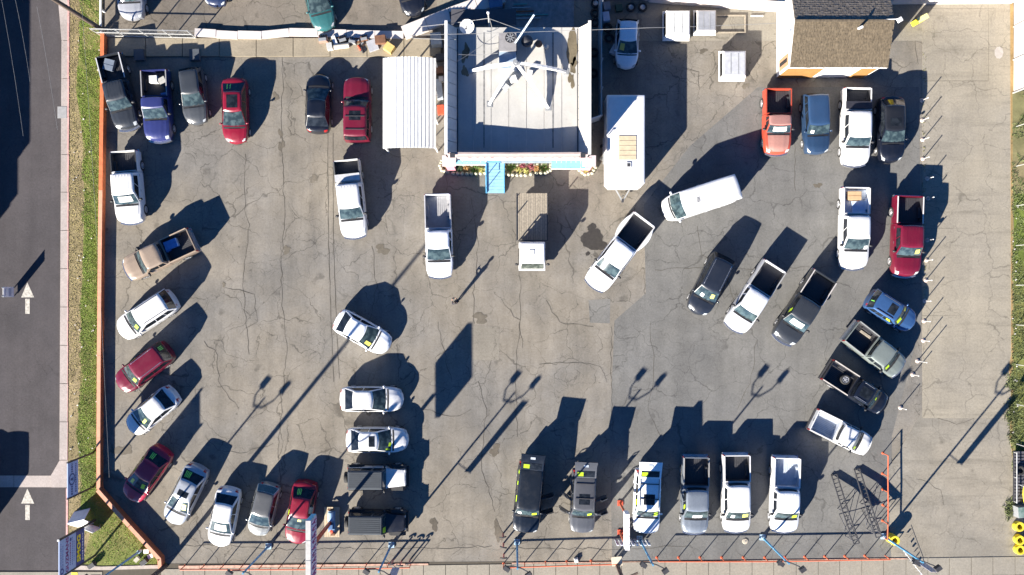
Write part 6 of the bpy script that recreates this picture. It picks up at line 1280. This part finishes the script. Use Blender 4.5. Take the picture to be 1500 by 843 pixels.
tr = thing('trash_bowl', 'pale round lid lying on the asphalt below the white pickup', 'lid', (*P(1091.5, 793), .01)); obj('lid', MB().rev([(.0, .06), (.18, .05), (.22, .0)], 16), plain('pale_lid', (.34, .30, .24), .8), tr); obj('knob', MB().ell((0, 0, .07), (.04, .04, .03), 8, 4), GREY, tr); tr.name = 'round_lid'
# ------------------------------------------------------------------ the person standing in the middle of the lot
def person():
    q = P(669, 443); yaw = R(118); t = thing('person', 'person in dark clothes standing in mid lot holding a drone controller in both hands', 'person', (*q, 0), yaw)
    vs, es, rd = [], [], []
    def v(p, r): vs.append(p); rd.append(r); return len(vs)-1
    def ch(start, pts):
        for p, r in pts: i = v(p, r); es.append((start, i)); start = i
        return start
    pel = v((0, 0, .95), .145)                           # facing +x
    chest = ch(pel, [((.0, 0, 1.10), .135), ((.01, 0, 1.26), .155), ((.0, 0, 1.40), .15)]); nk = ch(chest, [((.01, 0, 1.50), .062), ((.035, 0, 1.56), .075), ((.045, 0, 1.64), .098), ((.04, 0, 1.72), .075)])
    for s_ in (1, -1):
        ch(pel, [((0, s_*.10, .88), .10), ((.01, s_*.12, .50), .068), ((-.015, s_*.135, .11), .045), ((.06, s_*.145, .05), .045), ((.15, s_*.155, .04), .036)])
        hnd = ch(chest, [((0, s_*.17, 1.41), .075), ((-.02, s_*.26, 1.16), .050), ((.20, s_*.17, 1.13), .036), ((.25, s_*.145, 1.145), .030), ((.30, s_*.125, 1.155), .034)])
        for k in range(4): z = 1.175-.017*k; ch(hnd, [((.335, s_*.125, z), .0095), ((.352-.004*k, s_*.10, z-.004), .009), ((.340-.006*k, s_*(.078+.004*k), z-.008), .008)])
        ch(hnd, [((.305, s_*.105, 1.19), .010), ((.318, s_*.085, 1.20), .009)])
    me = bpy.data.meshes.new('body'); me.from_pydata(vs, es, []); o = bpy.data.objects.new('body', me); C.objects.link(o)
    sk = o.modifiers.new('skin', 'SKIN')
    for i, r in enumerate(rd): me.skin_vertices[0].data[i].radius = (r, r)
    me.skin_vertices[0].data[0].use_root = True
    sb_ = o.modifiers.new('sub', 'SUBSURF'); sb_.levels = 1; sb_.render_levels = 1
    m2 = bpy.data.meshes.new_from_object(o.evaluated_get(bpy.context.evaluated_depsgraph_get())); bpy.data.objects.remove(o)
    for m in (plain('skin', (.42, .24, .17), .6), plain('dark_jacket', (.028, .026, .034), .85), plain('dark_trousers', (.035, .035, .05), .85), plain('shoes', (.02, .02, .02), .7)): m2.materials.append(m)
    for p in m2.polygons:
        c = p.center; p.use_smooth = True
        p.material_index = 3 if c.z < .10 else 2 if c.z < .93 else 0 if c.z > 1.50 or c.x > .225 else 1
    bo_ = obj('body', m2, None, t)
    hm = MB().ell((.022, 0, 1.715), (.112, .092, .095), 14, 8); obj('hair', hm, plain('dark_hair', (.02, .014, .01), .7), t, 80)
    f = MB()
    for s_ in (1, -1): f.ell((.128, s_*.032, 1.655), (.012, .016, .010), 8, 5); 
    obj('eyes', f, plain('eye', (.05, .04, .04), .3), t); obj('nose', MB().ell((.142, 0, 1.63), (.020, .015, .026), 8, 5), plain('skin', (.42, .24, .17), .6), t, 80); obj('mouth', MB().ell((.128, 0, 1.595), (.012, .026, .008), 8, 4), plain('lips', (.30, .11, .10), .6), t)
    for s_ in (1, -1): obj('ear', MB().ell((.035, s_*.098, 1.64), (.022, .012, .034), 8, 5), plain('skin', (.42, .24, .17), .6), t, 80)
    w_ = Matrix.Translation((*q, 0)) @ Matrix.Rotation(yaw, 4, 'Z'); p = w_ @ Vector((.335, 0, 1.165))
    c = thing('remote_controller', 'black drone controller held in both hands by the person', 'controller', p, yaw); obj('case', MB().box((0, 0, 0), (.10, .17, .035)), DARK, c); obj('screen', MB().box((.05, 0, .045), (.02, .16, .09)), TINT, c)
    for s_ in (1, -1): obj('stick', MB().tube((0, s_*.05, .018), (0, s_*.05, .04), .006, 6), GREY, c)
person()
